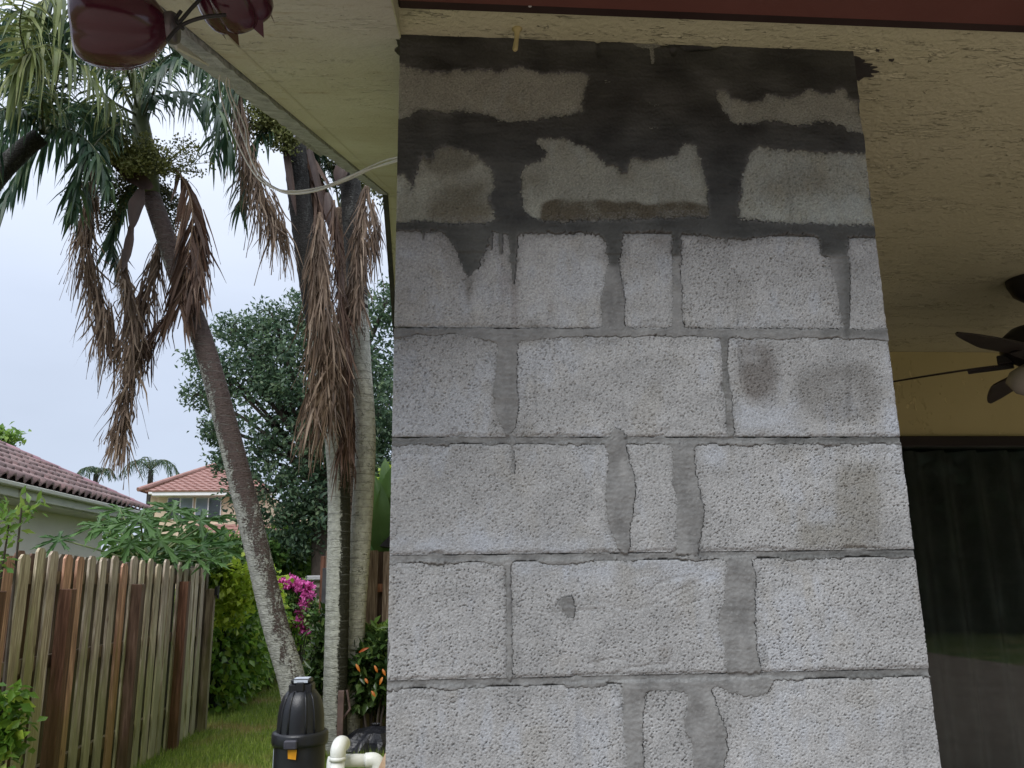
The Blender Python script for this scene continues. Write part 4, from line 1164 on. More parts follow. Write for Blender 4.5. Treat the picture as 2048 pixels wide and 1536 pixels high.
def seed_cluster(x, y, rx, ry, v, parent, mat, n, size=.034, src=None, loose=.35):
    """a branched bunch of small palm fruit filling a hanging tassel"""
    c = at_v(x, y, v); k = mpp(c); rx *= k; ry *= k
    src = c + Vector((0, 0, ry*.9)) if src is None else at_v(*src, v)
    nb = 26; m = MB(); P = []
    for q in range(nb):
        d = rnd_dirs(1)[0]; e_ = c + Vector((d[0]*rx, d[1]*rx*.8, d[2]*ry))*random.uniform(.6, 1.1)
        S = spline([src, src.lerp(e_, .45) + Vector((0, 0, .12*ry)), e_, e_ - Vector((0, 0, .25*ry*random.random()))], 9)
        m.tube(S, [.006, .005, .005, .004, .004, .003, .003, .002, .002], 4, cap=False)
        A = np.array([list(p) for p in S]); t = 1.5 + rng.random(n//nb)*6.45; i0 = t.astype(int)
        P.append(A[i0] + (A[i0+1]-A[i0])*(t-i0)[:, None] + rng.normal(0, .022 + loose*.05, (n//nb, 3)))
    P = np.concatenate(P); n = len(P)
    V, F = leaf_arrays(P, rnd_dirs(n), rnd_dirs(n), np.full(n, size)*rng.uniform(.6, 1.5, n), np.full(n, size*.8), .5)
    o = obj('fruit_cluster', mesh_np('fruit_cluster', V, F), mat, parent); o['kind'] = 'stuff'
    b = m.build('fruit_stalk', M['rachis'], None); b.parent = o
    return o
def big_leaf(name, base, tip, width, parent, mat, bend=.2, segs=9, normal=Vector((0, -1, .4))):
    """broad paddle leaf with a folded midrib"""
    base, tip = Vector(base), Vector(tip); d = tip - base; side = d.cross(normal).normalized(); nn = side.cross(d).normalized()
    V = []; F = []
    for i in range(segs+1):
        t = i/segs; c = base.lerp(tip, t) + nn*bend*d.length*(t*(1-t)*2 - .3*t*t)
        w = width*.5*max(.03, math.sin(math.pi*min(1, .06+t*.94))**.65)*random.uniform(.9, 1.08)
        for k, s_ in enumerate((-1, -.5, 0, .5, 1)):
            V.append(c + side*w*s_ + nn*abs(s_)*w*.35)
    for i in range(segs):
        for k in range(4): F.append((i*5+k, i*5+k+1, (i+1)*5+k+1, (i+1)*5+k))
    me = mesh_np(name, [tuple(v) for v in V], np.array(F), True); return obj(name, me, mat, parent)
def pv(*pts, v=8.0):
    """survey points (x, y[, dv]) at distance v"""
    return [at_v(p[0], p[1], v + (p[2] if len(p) > 2 else 0)) for p in pts]

# ------------------------------------------------------------------ palms
VA = 8.0
pa = at_z(598, 1500, GZ)
palm = thing('palm_tree', 'palm with a smooth grey trunk leaning left across the sky above the hedge', 'palm tree', (pa.x, VA, GZ), 'palm trees in the yard')
base = at_v(606, 1500, VA); base.z = GZ - .05
palm_trunk([base] + pv((590, 1390), (548, 1240), (505, 1060), (455, 860), (408, 690), (360, 560), (325, 455), (300, 385), v=VA), .125, .088, M['trunkA'], palm)
m = MB(); m.tube(pv((300, 390), (292, 330), (284, 270), (279, 215), (276, 185), v=VA), [.10, .115, .10, .065, .03], 14); m.build('crownshaft', M['crownshaft'], palm, smooth=True)
GF = dict(parent=palm)
def green(pts, v=VA, mat=None, parent=palm, **k):
    a = dict(leaf_len=.50, leaf_w=.046, n=52, angle=52, droop=.75, hang=.2); a.update(k)
    return frond('frond', pv(*pts, v=v), parent, mat or M['frond'], M['rachis'], **a)
green([(283, 250), (300, 212), (345, 185, -.2), (400, 190, -.4), (440, 222, -.5), (462, 300, -.5)], droop=.9, n=40, leaf_w=.055)
green([(280, 235), (300, 160), (340, 110, .3), (400, 90, .5), (450, 140, .6)], droop=.8)
green([(278, 230), (250, 130, -.4), (200, 40, -.9), (120, -10, -1.3), (40, 30, -1.5)], mat=M['frondlight'], droop=1.0, leaf_len=.62, hang=.5)
green([(274, 250), (215, 235, .1), (140, 250, .2), (60, 310, .2), (10, 400, .1)], droop=.8, leaf_len=.5)
green([(274, 235), (215, 140, .4), (120, 90, .7), (20, 100, .9), (-60, 160, .9)], droop=.8)
green([(276, 230), (260, 120, -.3), (290, 20, -.7), (350, -60, -1)], mat=M['frondlight'], droop=.9, hang=.4)
green([(278, 230), (290, 120, .6), (320, 20, .9), (390, -40, 1.2)], droop=.7)
green([(280, 240), (320, 160, -.5), (360, 120, -.9), (420, 100, -1.2), (470, 150, -1.4)], droop=.9)
green([(272, 250), (235, 250, -.5), (190, 290, -.8), (160, 350, -.9), (150, 420, -.9)], droop=.6, leaf_len=.42, mat=M['frond'])
green([(276, 235), (200, 100, -.2), (110, 40, -.3), (10, 20, -.4)], droop=.9)
green([(276, 232), (215, 195, -.7), (150, 120, -1.2), (80, 90, -1.5), (30, 150, -1.6)], mat=M['frondlight'], droop=1.0, leaf_len=.6, hang=.5)
green([(274, 245), (200, 215, .4), (110, 215, .7), (30, 260, .8), (-30, 340, .8)], droop=.9)
green([(278, 235), (300, 100, .1), (350, 70, .2), (400, 130, .3)], droop=.7, leaf_len=.4)
green([(300, 330), (250, 400, .3), (225, 470, .3), (235, 540, .2)], droop=.3, leaf_len=.38, n=40, hang=.6, angle=30)
seed_cluster(258, 300, 52, 50, VA - .25, palm, M['seed'], 2600, src=(285, 335))
seed_cluster(362, 312, 60, 38, VA - .2, palm, M['seed'], 1100, .028, src=(310, 350), loose=.2)
seed_cluster(188, 405, 48, 55, VA + .2, palm, M['seeddark'], 1700, .030, src=(290, 360))
seed_cluster(345, 425, 26, 60, VA + .3, palm, M['seeddark'], 1300, .030, src=(305, 360))
for x0, y0, x1, y1, w_, bd in ((303, 378, 212, 300, .19, -.25), (284, 376, 264, 460, .15, .05), (264, 445, 247, 545, .09, -.1)): big_leaf('husk', at_v(x0, y0, VA - .15), at_v(x1, y1, VA - .2), w_, palm, M['sheath'], bend=bd)
dead_frond('dead_frond', pv((196, 320), (178, 400), (172, 480), (188, 560), (212, 640), (232, 700), v=VA), [.06, .15, .17, .17, .17, .13], palm, M['dead'], 330, length=.46, side_dir=(-.12, 0, -.3))
dead_frond('dead_frond', pv((246, 500), (252, 560), (268, 640), (262, 740), (245, 830), (238, 915), v=VA - .1), [.02, .06, .14, .13, .11, .10], palm, M['dead'], 330, length=.40)
dead_frond('dead_frond', pv((325, 455), (312, 520), (295, 590), (275, 660), (262, 720), v=VA + .1), [.03, .12, .15, .13, .08], palm, M['dead'], 190, length=.42)
frond('dead_frond', pv((352, 340, -.15), (374, 372, -.2), (386, 430, -.25), (378, 500, -.25), (366, 560, -.2), (362, 610, -.2), v=VA), palm, M['deaddark'], M['deadrachis'], leaf_len=.56, leaf_w=.055, n=44, angle=34, droop=.45, hang=.55, flat=(0, -1, 0.1), jitter=.12, start=.02)
dead_frond('dead_frond', pv((400, 420, -.15), (395, 500, -.2), (385, 580, -.2), v=VA), [.05, .10, .08], palm, M['deaddark'], 120, leaf_w=.03, length=.5, side_dir=(.2, 0, -.2))
dead_frond('dead_frond', pv((350, 620), (310, 660), (275, 715), v=VA + .05), [.05, .08, .06], palm, M['deaddark'], 90, length=.40)

VB = 8.7
bb = at_v(672, 1490, VB)
palmb = thing('palm_tree', 'palm with dark moss down its white trunk behind the big brown hanging frond', 'palm tree', (bb.x, VB, GZ), 'palm trees in the yard')
b0 = at_v(670, 1510, VB); b0.z = GZ - .05
palm_trunk([b0] + pv((670, 1400), (675, 1200), (678, 1000), (669, 860), (648, 720), (620, 560), (600, 400), (588, 280), v=VB), .118, .105, M['trunkB'], palmb, flare=1.15)
o_ = MB(); o_.tube(spline(pv((636, 660), (620, 560), (600, 400), (588, 280), (582, 190), v=VB), 70), [.112 + .014*min(1, i/30) + .005*((i % 4) == 0) for i in range(70)], 18); o_.build('upper_trunk', M['trunkdark'], palmb, smooth=True)
for pts, k in (([(585, 240), (540, 160, -.3), (490, 150, -.5), (450, 200, -.6), (425, 310, -.6)], {}), ([(585, 250), (560, 230, -.2), (520, 270, -.4), (490, 340, -.4), (480, 420, -.4)], dict(leaf_len=.4)),
               ([(585, 240), (530, 120, .3), (460, 110, .6), (420, 190, .8)], {}), ([(585, 230), (600, 100), (640, 20), (700, 0)], {}), ([(585, 250), (620, 260, .3), (640, 320, .5), (640, 420, .5)], dict(leaf_len=.35))):
    green(pts, v=VB, parent=palmb, **k)
dead_frond('dead_frond', pv((474, 170), (480, 250), (500, 330), (535, 410), (568, 480), v=VB - .6), [.05, .13, .17, .20, .15], palmb, M['dead'], 330, length=.50, side_dir=(.05, 0, -.3))
dead_frond('dead_frond', pv((600, 290, .1), (620, 330, .1), (632, 380, .1), (640, 430, .1), v=VB), [.08, .10, .10, .08], palmb, M['deaddark'], 110, length=.5, leaf_w=.05)
dead_frond('dead_frond', pv((640, 425), (638, 500), (644, 600), (648, 700), (645, 780), (640, 830), v=VB - .5), [.02, .11, .19, .22, .23, .25], palmb, M['dead'], 560, length=.52, leaf_w=.018)
dead_frond('dead_frond', pv((668, 400, -.1), (672, 470), (680, 600), (690, 720), (690, 850), (688, 900), v=VB - .35), [.02, .04, .07, .09, .09, .08], palmb, M['deaddark'], 170, length=.5)
seed_cluster(522, 232, 52, 48, VB - .4, palmb, M['seed'], 3000, .036, src=(585, 250))
seed_cluster(570, 275, 28, 30, VB - .4, palmb, M['seed'], 1200, .034, src=(588, 270))

VC = 9.0
palmc = thing('palm_tree', 'straight pale ringed palm trunk nearest the block column with a shaggy brown skirt', 'palm tree', (at_v(700, 1480, VC).x, VC, GZ), 'palm trees in the yard')
c0 = at_v(694, 1510, VC); c0.z = GZ - .05
palm_trunk([c0] + pv((700, 1400), (712, 1200), (726, 1000), (731, 860), (722, 720), (716, 600), (708, 470), (702, 380), v=VC), .112, .105, M['trunkC'], palmc, ring=.085, flare=1.15)
o_ = MB(); o_.tube(spline(pv((717, 620), (708, 470), (702, 380), (696, 290), v=VC), 60), [.109 + .012*min(1, i/25) + .004*((i % 4) == 0) for i in range(60)], 16); o_.build('upper_trunk', M['trunkdark'], palmc, smooth=True)
dead_frond('dead_frond', pv((735, 365), (724, 430), (718, 500), (716, 570), (714, 610), v=VC - .4), [.05, .10, .11, .10, .08], palmc, M['dead'], 300, length=.40)
dead_frond('dead_frond', pv((745, 400), (750, 450), (745, 500), v=VC - .2), [.05, .07, .05], palmc, M['dead'], 60, length=.40)
dead_frond('dead_frond', pv((700, 560), (692, 620), (686, 690), (688, 740), v=VC - .3), [.03, .08, .10, .08], palmc, M['deaddark'], 130, length=.42)
seed_cluster(745, 358, 34, 48, VC + .3, palmc, M['seed'], 1600, .030, src=(705, 360))
seed_cluster(682, 330, 26, 28, VC + .2, palmc, M['seeddark'], 1000, .032, src=(700, 360))
for pts in ([(700, 300), (680, 250, .2), (640, 270, .3), (625, 340, .3)], [(700, 300), (740, 300, .3), (770, 340, .5), (780, 420, .5)], [(700, 290), (720, 200), (760, 150), (800, 160)]):
    green(pts, v=VC, parent=palmc, leaf_len=.35, n=40)

VD = 9.25
palmd = thing('palm_tree', 'thin brown fissured palm trunk squeezed between the mossy trunk and the pale ringed trunk', 'palm tree', (at_v(690, 1480, VD).x, VD, GZ), 'palm trees in the yard')
d0 = at_v(690, 1505, VD); d0.z = GZ - .05
palm_trunk([d0] + pv((694, 1400), (701, 1200), (705, 1000), (702, 860), (696, 720), (690, 560), (680, 420), v=VD), .098, .085, M['trunkD'], palmd, flare=1.1)
for pts in ([(680, 420), (660, 330, .2), (620, 300, .4), (590, 370, .5)], [(680, 420), (690, 330, .3), (650, 250, .6)]):
    green(pts, v=VD, parent=palmd, leaf_len=.35, n=36)
dead_frond('dead_frond', pv((688, 640), (690, 740), (692, 840), (694, 930), v=VD - .4), [.03, .06, .08, .06], palmd, M['deaddark'], 140, length=.36)

VEp = 7.2
palme = thing('palm_tree', 'palm leaning in at the upper left edge with its dark trunk cut by the frame', 'palm tree', (at_v(-300, 1500, VEp).x, VEp, GZ), 'palm trees in the yard')
e0 = at_v(-330, 1500, VEp); e0.z = GZ - .05
palm_trunk([e0] + pv((-300, 1200), (-210, 800), (-100, 500), (-20, 370), (40, 305), (82, 272), v=VEp), .115, .08, M['trunkdark'], palme)
for pts, k in (([(85, 268), (60, 190), (20, 110), (-40, 60)], {}), ([(85, 268), (110, 180, -.2), (120, 90, -.4), (90, 10, -.5)], {}), ([(85, 268), (40, 220, -.3), (-10, 230, -.5), (-40, 300, -.5)], {}),
               ([(85, 268), (140, 260, -.2), (190, 300, -.3), (215, 370, -.3)], dict(leaf_len=.36)), ([(85, 268), (130, 220, .3), (180, 210, .5), (230, 260, .6)], {}), ([(85, 268), (80, 180, -.4), (40, 60, -.9), (60, -40, -1.1)], dict(mat=M['frondlight'], hang=.5)),
               ([(85, 268), (110, 150, .4), (170, 60, .8), (250, 20, 1.0)], {}), ([(85, 268), (50, 140, .5), (-10, 40, .9)], {})):
    green(pts, v=VEp, parent=palme, **k)

# distant palms over the roofs
for (x, y, v, s_, lab) in ((302, 940, 44, 1.0, 'small distant palm crown above the ridge of the two storey house'), (192, 948, 46, .7, 'tiny distant palm tuft rising over the brown tiled roof')):
    t = thing('palm_tree', lab, 'palm tree', (at_v(x, y, v).x, v, GZ), 'distant palms')
    c = at_v(x, y, v)
    m = MB(); m.tube([(c.x, v, GZ), (c.x + .1, v, c.z*.5), c], [.2, .17, .13], 8); m.build('trunk', M['trunkdark'], t)
    for k in range(11):
        a = 2*math.pi*k/11 + random.uniform(-.2, .2); d = Vector((math.cos(a), math.sin(a)*.9, 0))*s_
        frond('frond', [c, c + d*.5 + Vector((0, 0, .5*s_*random.uniform(.6, 1.2))), c + d*1.05 + Vector((0, 0, .35*s_)), c + d*1.45 - Vector((0, 0, .25*s_))], t, M['frond'], M['rachis'], leaf_len=.5*s_, leaf_w=.06, n=22, droop=.8, rach=.03)

# ------------------------------------------------------------------ broadleaf tree behind the palms
VO = 16.0
oak = thing('broadleaf_tree', 'dark spreading broadleaf tree filling the sky gap behind the palm trunks', 'tree', (at_v(650, 1200, VO).x, VO, GZ))
def blob(x, y, r, v, w=None, sq=1.0, dv=0):
    c = at_v(x, y, v + dv); k = mpp(c)
    return (c, (r*k, r*k*1.1, r*k*sq), w if w is not None else r*r*sq)
ob = [blob(570, 715, 90, VO, sq=.8), blob(640, 760, 110, VO), blob(740, 700, 80, VO, sq=1.1), blob(770, 820, 80, VO), blob(560, 820, 95, VO, sq=.8), blob(620, 900, 95, VO, sq=.7, w=2200), blob(545, 985, 85, VO, sq=.9),
      blob(700, 930, 90, VO), blob(640, 1010, 70, VO, sq=.8), blob(590, 1050, 60, VO), blob(760, 900, 60, VO), blob(500, 760, 70, VO, w=2800, sq=.7), blob(520, 900, 45, VO, w=900), blob(520, 680, 55, VO, w=1300, sq=.8),
      blob(700, 830, 90, VO, dv=1), blob(640, 1040, 60, VO)]
foliage('crown', ob, 27000, .115, .055, M['oak'], oak, shell=.35, clump=620, csize=.14, droop=.25)
sp = [blob(430, 730, 55, VO, w=1, sq=.5), blob(400, 790, 40, VO, w=.5, sq=.6), blob(470, 660, 45, VO, w=.7, sq=.7), blob(440, 860, 45, VO, w=.7, sq=.5), blob(395, 715, 30, VO, w=.25, sq=.4), blob(600, 615, 45, VO, w=.6, sq=.5), blob(545, 630, 45, VO, w=.5, sq=.5), blob(450, 920, 35, VO, w=.4, sq=.6), blob(770, 610, 40, VO, w=.6)]
foliage('crown', sp, 5200, .10, .046, M['oak'], oak, shell=.2, clump=330, csize=.07, droop=.2)
tb = at_v(655, 1180, VO); m = MB()
fork = at_v(640, 960, VO)
m.tube(spline([(tb.x, VO, GZ - .1), (tb.x - .1, VO, .9), fork], 12), list(np.linspace(.22, .15, 12)), 10); m.build('trunk', M['branch'], oak, smooth=True)
m = MB()
for b_ in ob + sp:
    for _ in range(4):
        c = b_[0]; e_ = c + Vector((rnd_dirs(1)[0]*np.array(b_[1])*.9).tolist())
        m.tube(spline([fork, fork.lerp(c, .55) + Vector((0, 0, .15)), c, e_], 9), list(np.linspace(.05, .006, 9)), 5, cap=False)
m.build('limb', M['branch'], oak)['kind'] = 'stuff'

# ------------------------------------------------------------------ hedge, shrubs
hd = thing('hedge', 'dense leafy green hedge with yellow green new growth beyond the fence end', 'hedge', (-3.1, 14, GZ))
hb = []
for k in range(16):
    v = 11.65 + k*.72; hb.append((Vector((-3.22 - .03*k, v, .60)), (.78, .75, .86), 1.6 if k < 6 else .8))
foliage('foliage', hb, 34000, .115, .075, M['hedge'], hd, shell=.8, clump=4200, csize=.07, droop=.45)
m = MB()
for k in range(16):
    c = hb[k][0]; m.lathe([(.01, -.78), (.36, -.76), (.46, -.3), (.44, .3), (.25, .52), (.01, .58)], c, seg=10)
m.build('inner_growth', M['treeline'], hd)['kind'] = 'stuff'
tb_ = [blob(470, 1165, 40, 10.9, sq=.7), blob(438, 1190, 26, 10.8, sq=.8), blob(510, 1165, 34, 11.8), blob(455, 1210, 30, 10.8, w=500), blob(540, 1180, 22, 13, w=300)]
foliage('new_growth', tb_, 1500, .10, .065, M['hedgetop'], hd, shell=.8, clump=160, csize=.07)
m = MB()
for k in range(26):
    v = 11.6 + k*.43; a = random.uniform(-.25, .25)
    m.tube([(-2.9 + a, v, GZ - .02), (-3.0 + a*1.3, v + .1, .25), (-3.1 + a*1.7, v + .15, .7)], [.02, .016, .01], 5, cap=False)
m.build('stem', M['branch'], hd)['kind'] = 'stuff'

def shrub(name, label, cat, blobs, n, L, Wd, mat, base, shell=.6, clump=0, csize=.08, stems=8, group=None, droop=.2):
    t = thing(name, label, cat, base, group)
    foliage('foliage', blobs, n, L, Wd, mat, t, shell=shell, clump=clump, csize=csize, droop=droop)
    m = MB(); b0 = Vector(base)
    for k in range(stems):
        bl = blobs[k % len(blobs)]; c = bl[0] + Vector((rnd_dirs(1)[0]*np.array(bl[1])*.6).tolist())
        s0 = b0 + Vector((random.uniform(-.1, .1), random.uniform(-.1, .1), -.03))
        m.tube(spline([s0, s0.lerp(c, .5) + Vector((random.uniform(-.05, .05), 0, .05)), c], 6), list(np.linspace(.018, .005, 6)), 5, cap=False)
    m.build('stem', M['branch'], t); return t
def gb(x, v): p = at_v(x, 1200, v); return (p.x, v, GZ)
shrub('tree_shrub', 'bright green leafy bush between the leaning palm and the mossy trunk', 'shrub', [blob(560, 1100, 45, 17, sq=.7), blob(610, 1095, 50, 17, sq=.8), blob(645, 1110, 35, 17), blob(580, 1125, 35, 16.5, sq=.6)], 4200, .17, .10, M['bright'], gb(590, 17), clump=500, csize=.10)
shrub('green_shrub', 'mid green shrub mass over the hedge end beneath the far house', 'shrub', [blob(470, 1110, 45, 15, sq=.7), blob(430, 1110, 40, 14.6, sq=.6), blob(510, 1120, 40, 15.5), blob(390, 1095, 30, 14.2, sq=.6)], 3800, .14, .08, M['shrub'], gb(470, 15), clump=500, csize=.08)
shrub('low_shrub', 'low dark strappy bush behind the pink flowers', 'shrub', [blob(590, 1140, 40, 19, sq=.4), blob(560, 1150, 30, 18.5, sq=.5), blob(630, 1145, 30, 19, sq=.5)], 1800, .35, .05, M['shrub'], gb(590, 19), clump=90, csize=.06)
bg = shrub('bougainvillea', 'bougainvillea bush with vivid pink blossoms behind the leaning trunk', 'flowering shrub', [blob(580, 1200, 34, 15, sq=.9), blob(600, 1190, 26, 15), blob(570, 1235, 28, 15), blob(615, 1225, 20, 14.8, sq=1.3)], 2600, .085, .05, M['shrub'], gb(590, 15), clump=340, csize=.05)
for k, (x, y, r_) in enumerate(((565, 1168, 14), (583, 1164, 14), (602, 1172, 13), (556, 1166, 8), (617, 1190, 11), (609, 1209, 11), (600, 1227, 6), (598, 1245, 13), (605, 1255, 10), (617, 1262, 6), (620, 1172, 6))):
    foliage('blossom', [blob(x, y, r_, 14.75, sq=.75)], 30 + r_*6, .075, .055, M['pink'], bg, shell=.3)
cr = shrub('croton_bush', 'slim dark green bush growing just left of the mossy palm trunk', 'shrub', [blob(648, 1295, 18, 9.0, sq=1.4), blob(646, 1345, 20, 9.0), blob(645, 1250, 11, 9.2), blob(655, 1240, 10, 9.2, sq=1.4), blob(626, 1335, 10, 9.0), blob(648, 1385, 16, 9.0), blob(672, 1330, 10, 8.95)], 1500, .105, .036, M['croton'], gb(640, 9.0), clump=200, csize=.04, droop=0)
c2 = shrub('croton_bush', 'dark glossy bush with a few orange leaves against the side fence', 'shrub', [blob(745, 1330, 34, 8.9), blob(770, 1300, 26, 8.9), blob(733, 1378, 28, 9.0), blob(768, 1380, 26, 9.0), blob(760, 1280, 20, 9.2), blob(740, 1405, 20, 9.0, sq=.5), blob(722, 1300, 14, 9.2), blob(785, 1340, 20, 8.9)], 2100, .12, .055, M['croton'], gb(755, 8.9), clump=300, csize=.05)
for x, y, dx, dy in ((728, 1300, 10, -5), (752, 1338, 3, 7), (762, 1362, -3, 8), (716, 1336, 4, 8), (747, 1388, 4, 6), (768, 1345, 3, 7), (733, 1362, 3, 5)):
    big_leaf('orange_leaf', at_v(x - dx, y - dy, 8.5), at_v(x + dx, y + dy, 8.48), .026, c2, M['crotonhot'], segs=4)
foliage('pale_leaf', [blob(748, 1255, 12, 9.2, w=1), blob(775, 1270, 14, 9.2, w=1), blob(735, 1270, 8, 9.2, w=.5)], 60, .11, .055, M['bright'], c2, shell=.2)

vb = 10.6
bn = thing('broad_leaf_plant', 'plant with broad paddle leaves rising over the side fence beside the column', 'plant', gb(770, vb))
for bx, by, tx, ty, w_ in ((765, 1100, 748, 950, .32), (768, 1110, 742, 985, .30), (775, 1120, 735, 1060, .22), (770, 1100, 785, 930, .30), (772, 1095, 790, 985, .3), (760, 1085, 752, 1020, .34), (740, 1120, 700, 1010, .2), (735, 1100, 712, 975, .16), (775, 1050, 770, 915, .2), (755, 1125, 722, 1085, .22)):
    big_leaf('leaf', at_v(bx, by, vb + random.uniform(-.2, .2)), at_v(tx, ty, vb + random.uniform(-.3, .3)), w_, bn, M['banana'])
m = MB()
for k in range(6):
    p = at_v(758 + 5*k, 1105, vb); m.tube([(p.x, vb, GZ - .02), (p.x + .03, vb, p.z*.5), p], [.04, .035, .02], 6, cap=False)
m.build('stem', M['crownshaft'], bn)
shrub('yellow_shrub', 'yellow green bush glimpsed above the broad leaves next to the column', 'shrub', [blob(775, 975, 26, 13, sq=1.2), blob(760, 1000, 22, 13), blob(780, 1020, 30, 13), blob(745, 1060, 25, 13)], 1500, .12, .07, M['hedgetop'], gb(770, 13), clump=150, csize=.07)
m = MB(); p = [at_v(x, y, 10.0) for x, y in ((759, 1092), (792, 1058), (800, 1058), (800, 1096))]
m.add([tuple(q) for q in p] + [(q.x, 10.5, q.z) for q in p], [(3,2,1,0), (4,5,6,7), (0,1,5,4), (1,2,6,5), (2,3,7,6), (3,0,4,7)])
tag(m.build('grill_cover', M['darkroof']), 'black angular cover peeking over the side fence beside the column', 'cover')

for par, mt, sets in ((palmb, 'sheath', ((655, 385, 668, 480, .12, VB - .3), (568, 275, 592, 430, .08, VB - .25), (612, 275, 648, 420, .08, VB - .2))), (palmc, 'sheath', ((690, 320, 676, 372, .16, VC - .2),))):
    for x0, y0, x1, y1, w_, v_ in sets: big_leaf('husk', at_v(x0, y0, v_), at_v(x1, y1, v_), w_, par, M[mt], bend=.1)
# papaya behind the fence: long stalked, deeply cut leaves
pp = at_v(290, 1120, 9.6)
pap = thing('papaya_plant', 'papaya plant with large deeply cut leaves spreading above the board fence', 'plant', (pp.x, 9.6, GZ))
def papaya_leaf(c, r_, yaw, tilt, parent, roll=0.0):
    pts = [(0, 0)]; lob = 7; ring = []
    for k in range(lob):
        a0 = math.pi*(-.88 + 1.76*k/(lob-1)); ln = r_*(.62 + .38*math.cos(a0*.55))
        for (da, f_) in ((-.17, .28), (-.20, .52), (-.09, .56), (-.15, .80), (-.05, .78), (0, 1.0), (.05, .78), (.15, .80), (.09, .56), (.20, .52), (.17, .28)):
            ring.append((a0 + da, ln*f_*random.uniform(.92, 1.08)))
    V = [(0, 0, 0)] + [(rr*math.sin(a), rr*math.cos(a), -.30*rr*rr/r_ + random.uniform(-.02, .02)*rr + .05*rr) for a, rr in ring]
    F = [(0, i+1, i+2) for i in range(len(ring)-1)]
    Rm = Matrix.Rotation(.62 + tilt*.5, 3, 'X') @ Matrix.Rotation(roll*1.4, 3, 'Y') @ Matrix.Rotation(yaw, 3, 'Z')
    V = [tuple(Rm @ Vector(v) + c) for v in V]
    me = mesh_np('leaf', V, np.array(F)); return obj('leaf', me, M['papaya'], parent)
top = at_v(292, 1115, 9.6)
m = MB(); m.tube(spline([(pp.x, 9.6, GZ - .05), (pp.x + .05, 9.6, .8), top], 10), list(np.linspace(.07, .05, 10)), 10); m.build('trunk', M['trunkC'], pap, smooth=True)
LV = [(250, 1055, -.3, .34), (300, 1050, .2, .36), (345, 1020, .3, .36), (225, 1045, .2, .34), (196, 1048, -.2, .28), (118, 1078, -.3, .24), (400, 1040, .1, .34), (430, 1035, .3, .26), (280, 1035, -.5, .34), (320, 1080, -.5, .34),
      (370, 1075, .2, .32), (405, 1090, -.1, .34), (345, 1105, -.4, .30), (260, 1085, -.6, .30), (440, 1095, .4, .30), (385, 1110, -.4, .28), (300, 1110, -.5, .26), (420, 1120, -.3, .25), (240, 1020, .3, .3), (310, 1015, .5, .3), (365, 1045, .4, .3), (290, 1070, .1, .34)]
for x, y, dv, r_ in LV:
    v_ = 9.7 + dv*1.2
    c = at_v(x, y, v_); out_ = c - top
    yaw = math.atan2(out_.x, out_.y)*-1
    lf = papaya_leaf(c, r_*1.2, yaw + random.uniform(-.4, .4), random.uniform(-.5, .6), pap, random.uniform(-.25, .25))
    m = MB(); mid = top.lerp(c, .5) + Vector((0, 0, -.03)); m.tube(spline([top - Vector((0, 0, random.uniform(.02, .2))), mid, c], 6), [.014, .012, .011, .010, .009, .006], 6, cap=False)
    st = m.build('leaf_stalk', M['papayastem'], None, smooth=True); st.parent = lf
shrub('green_shrub', 'round leaved bush tucked under the papaya along the fence top', 'shrub', [blob(290, 1115, 55, 10.2, sq=.35), blob(370, 1125, 45, 10.4, sq=.4), blob(430, 1130, 30, 10.9, sq=.7), blob(235, 1118, 25, 10, sq=.25)], 2000, .10, .06, M['shrub'], gb(330, 10.4), clump=240, csize=.06)
# twiggy shrub in front of the fence at the left edge
tw = shrub('leafy_shrub', 'leafy sprigs poking up in front of the fence top at the left edge', 'shrub', [blob(14, 1035, 18, 5.0, sq=1.2), blob(4, 1075, 24, 5.0), blob(48, 1010, 14, 5.0, sq=.8), blob(4, 1130, 18, 5.0, sq=1.2), blob(-20, 1080, 40, 5.0), blob(70, 1000, 8, 5.0)], 150, .07, .028, M['bright'], gb(-10, 5.0), clump=40, csize=.03, droop=-.3, stems=5)
shrub('leafy_shrub', 'dark leafy shrub at the bottom left corner in front of the fence', 'shrub', [blob(8, 1400, 26, 4.9, sq=1.2), blob(15, 1460, 22, 4.9), blob(0, 1500, 36, 4.9), blob(-20, 1430, 40, 4.9)], 420, .075, .042, M['hedge'], gb(-15, 4.9), clump=70, csize=.03)
shrub('tree_shrub', 'small clump of treetop leaves showing above the brown tiled roof', 'tree', [blob(10, 880, 20, 26, sq=.6), blob(-20, 885, 30, 26), blob(25, 885, 10, 26)], 700, .20, .11, M['bright'], gb(5, 26), clump=60, csize=.12)

bl = [(Vector((x, 50 + random.uniform(-2, 2), 1.6 + random.uniform(-.3, .8))), (2.6, 2, 2.6), 1.0) for x in range(-34, 14, 3)]
o = foliage('tree_belt', bl, 9000, .55, .32, M['shrub'], None, shell=.8, droop=.2); o['kind'] = 'stuff'
# ------------------------------------------------------------------ grass
n = 120000
P = np.stack([rng.uniform(-3.4, 0.0, n), 6.6 + 20*rng.random(n)**1.8, np.full(n, GZ - .005)], 1)
D = rnd_dirs(n)*.55; D[:, 2] = np.abs(D[:, 2]) + .65
L = rng.uniform(.03, .085, n); s_ = rnd_dirs(n); s_[:, 2] = 0
w_ = rng.uniform(.004, .008, n)[:, None]
V = np.stack([P - s_*w_, P + s_*w_, P + D*L[:, None]], 1).reshape(-1, 3)
o = obj('grass', mesh_np('grass', V, np.arange(3*n).reshape(-1, 3)), M['blade']); o['kind'] = 'stuff'
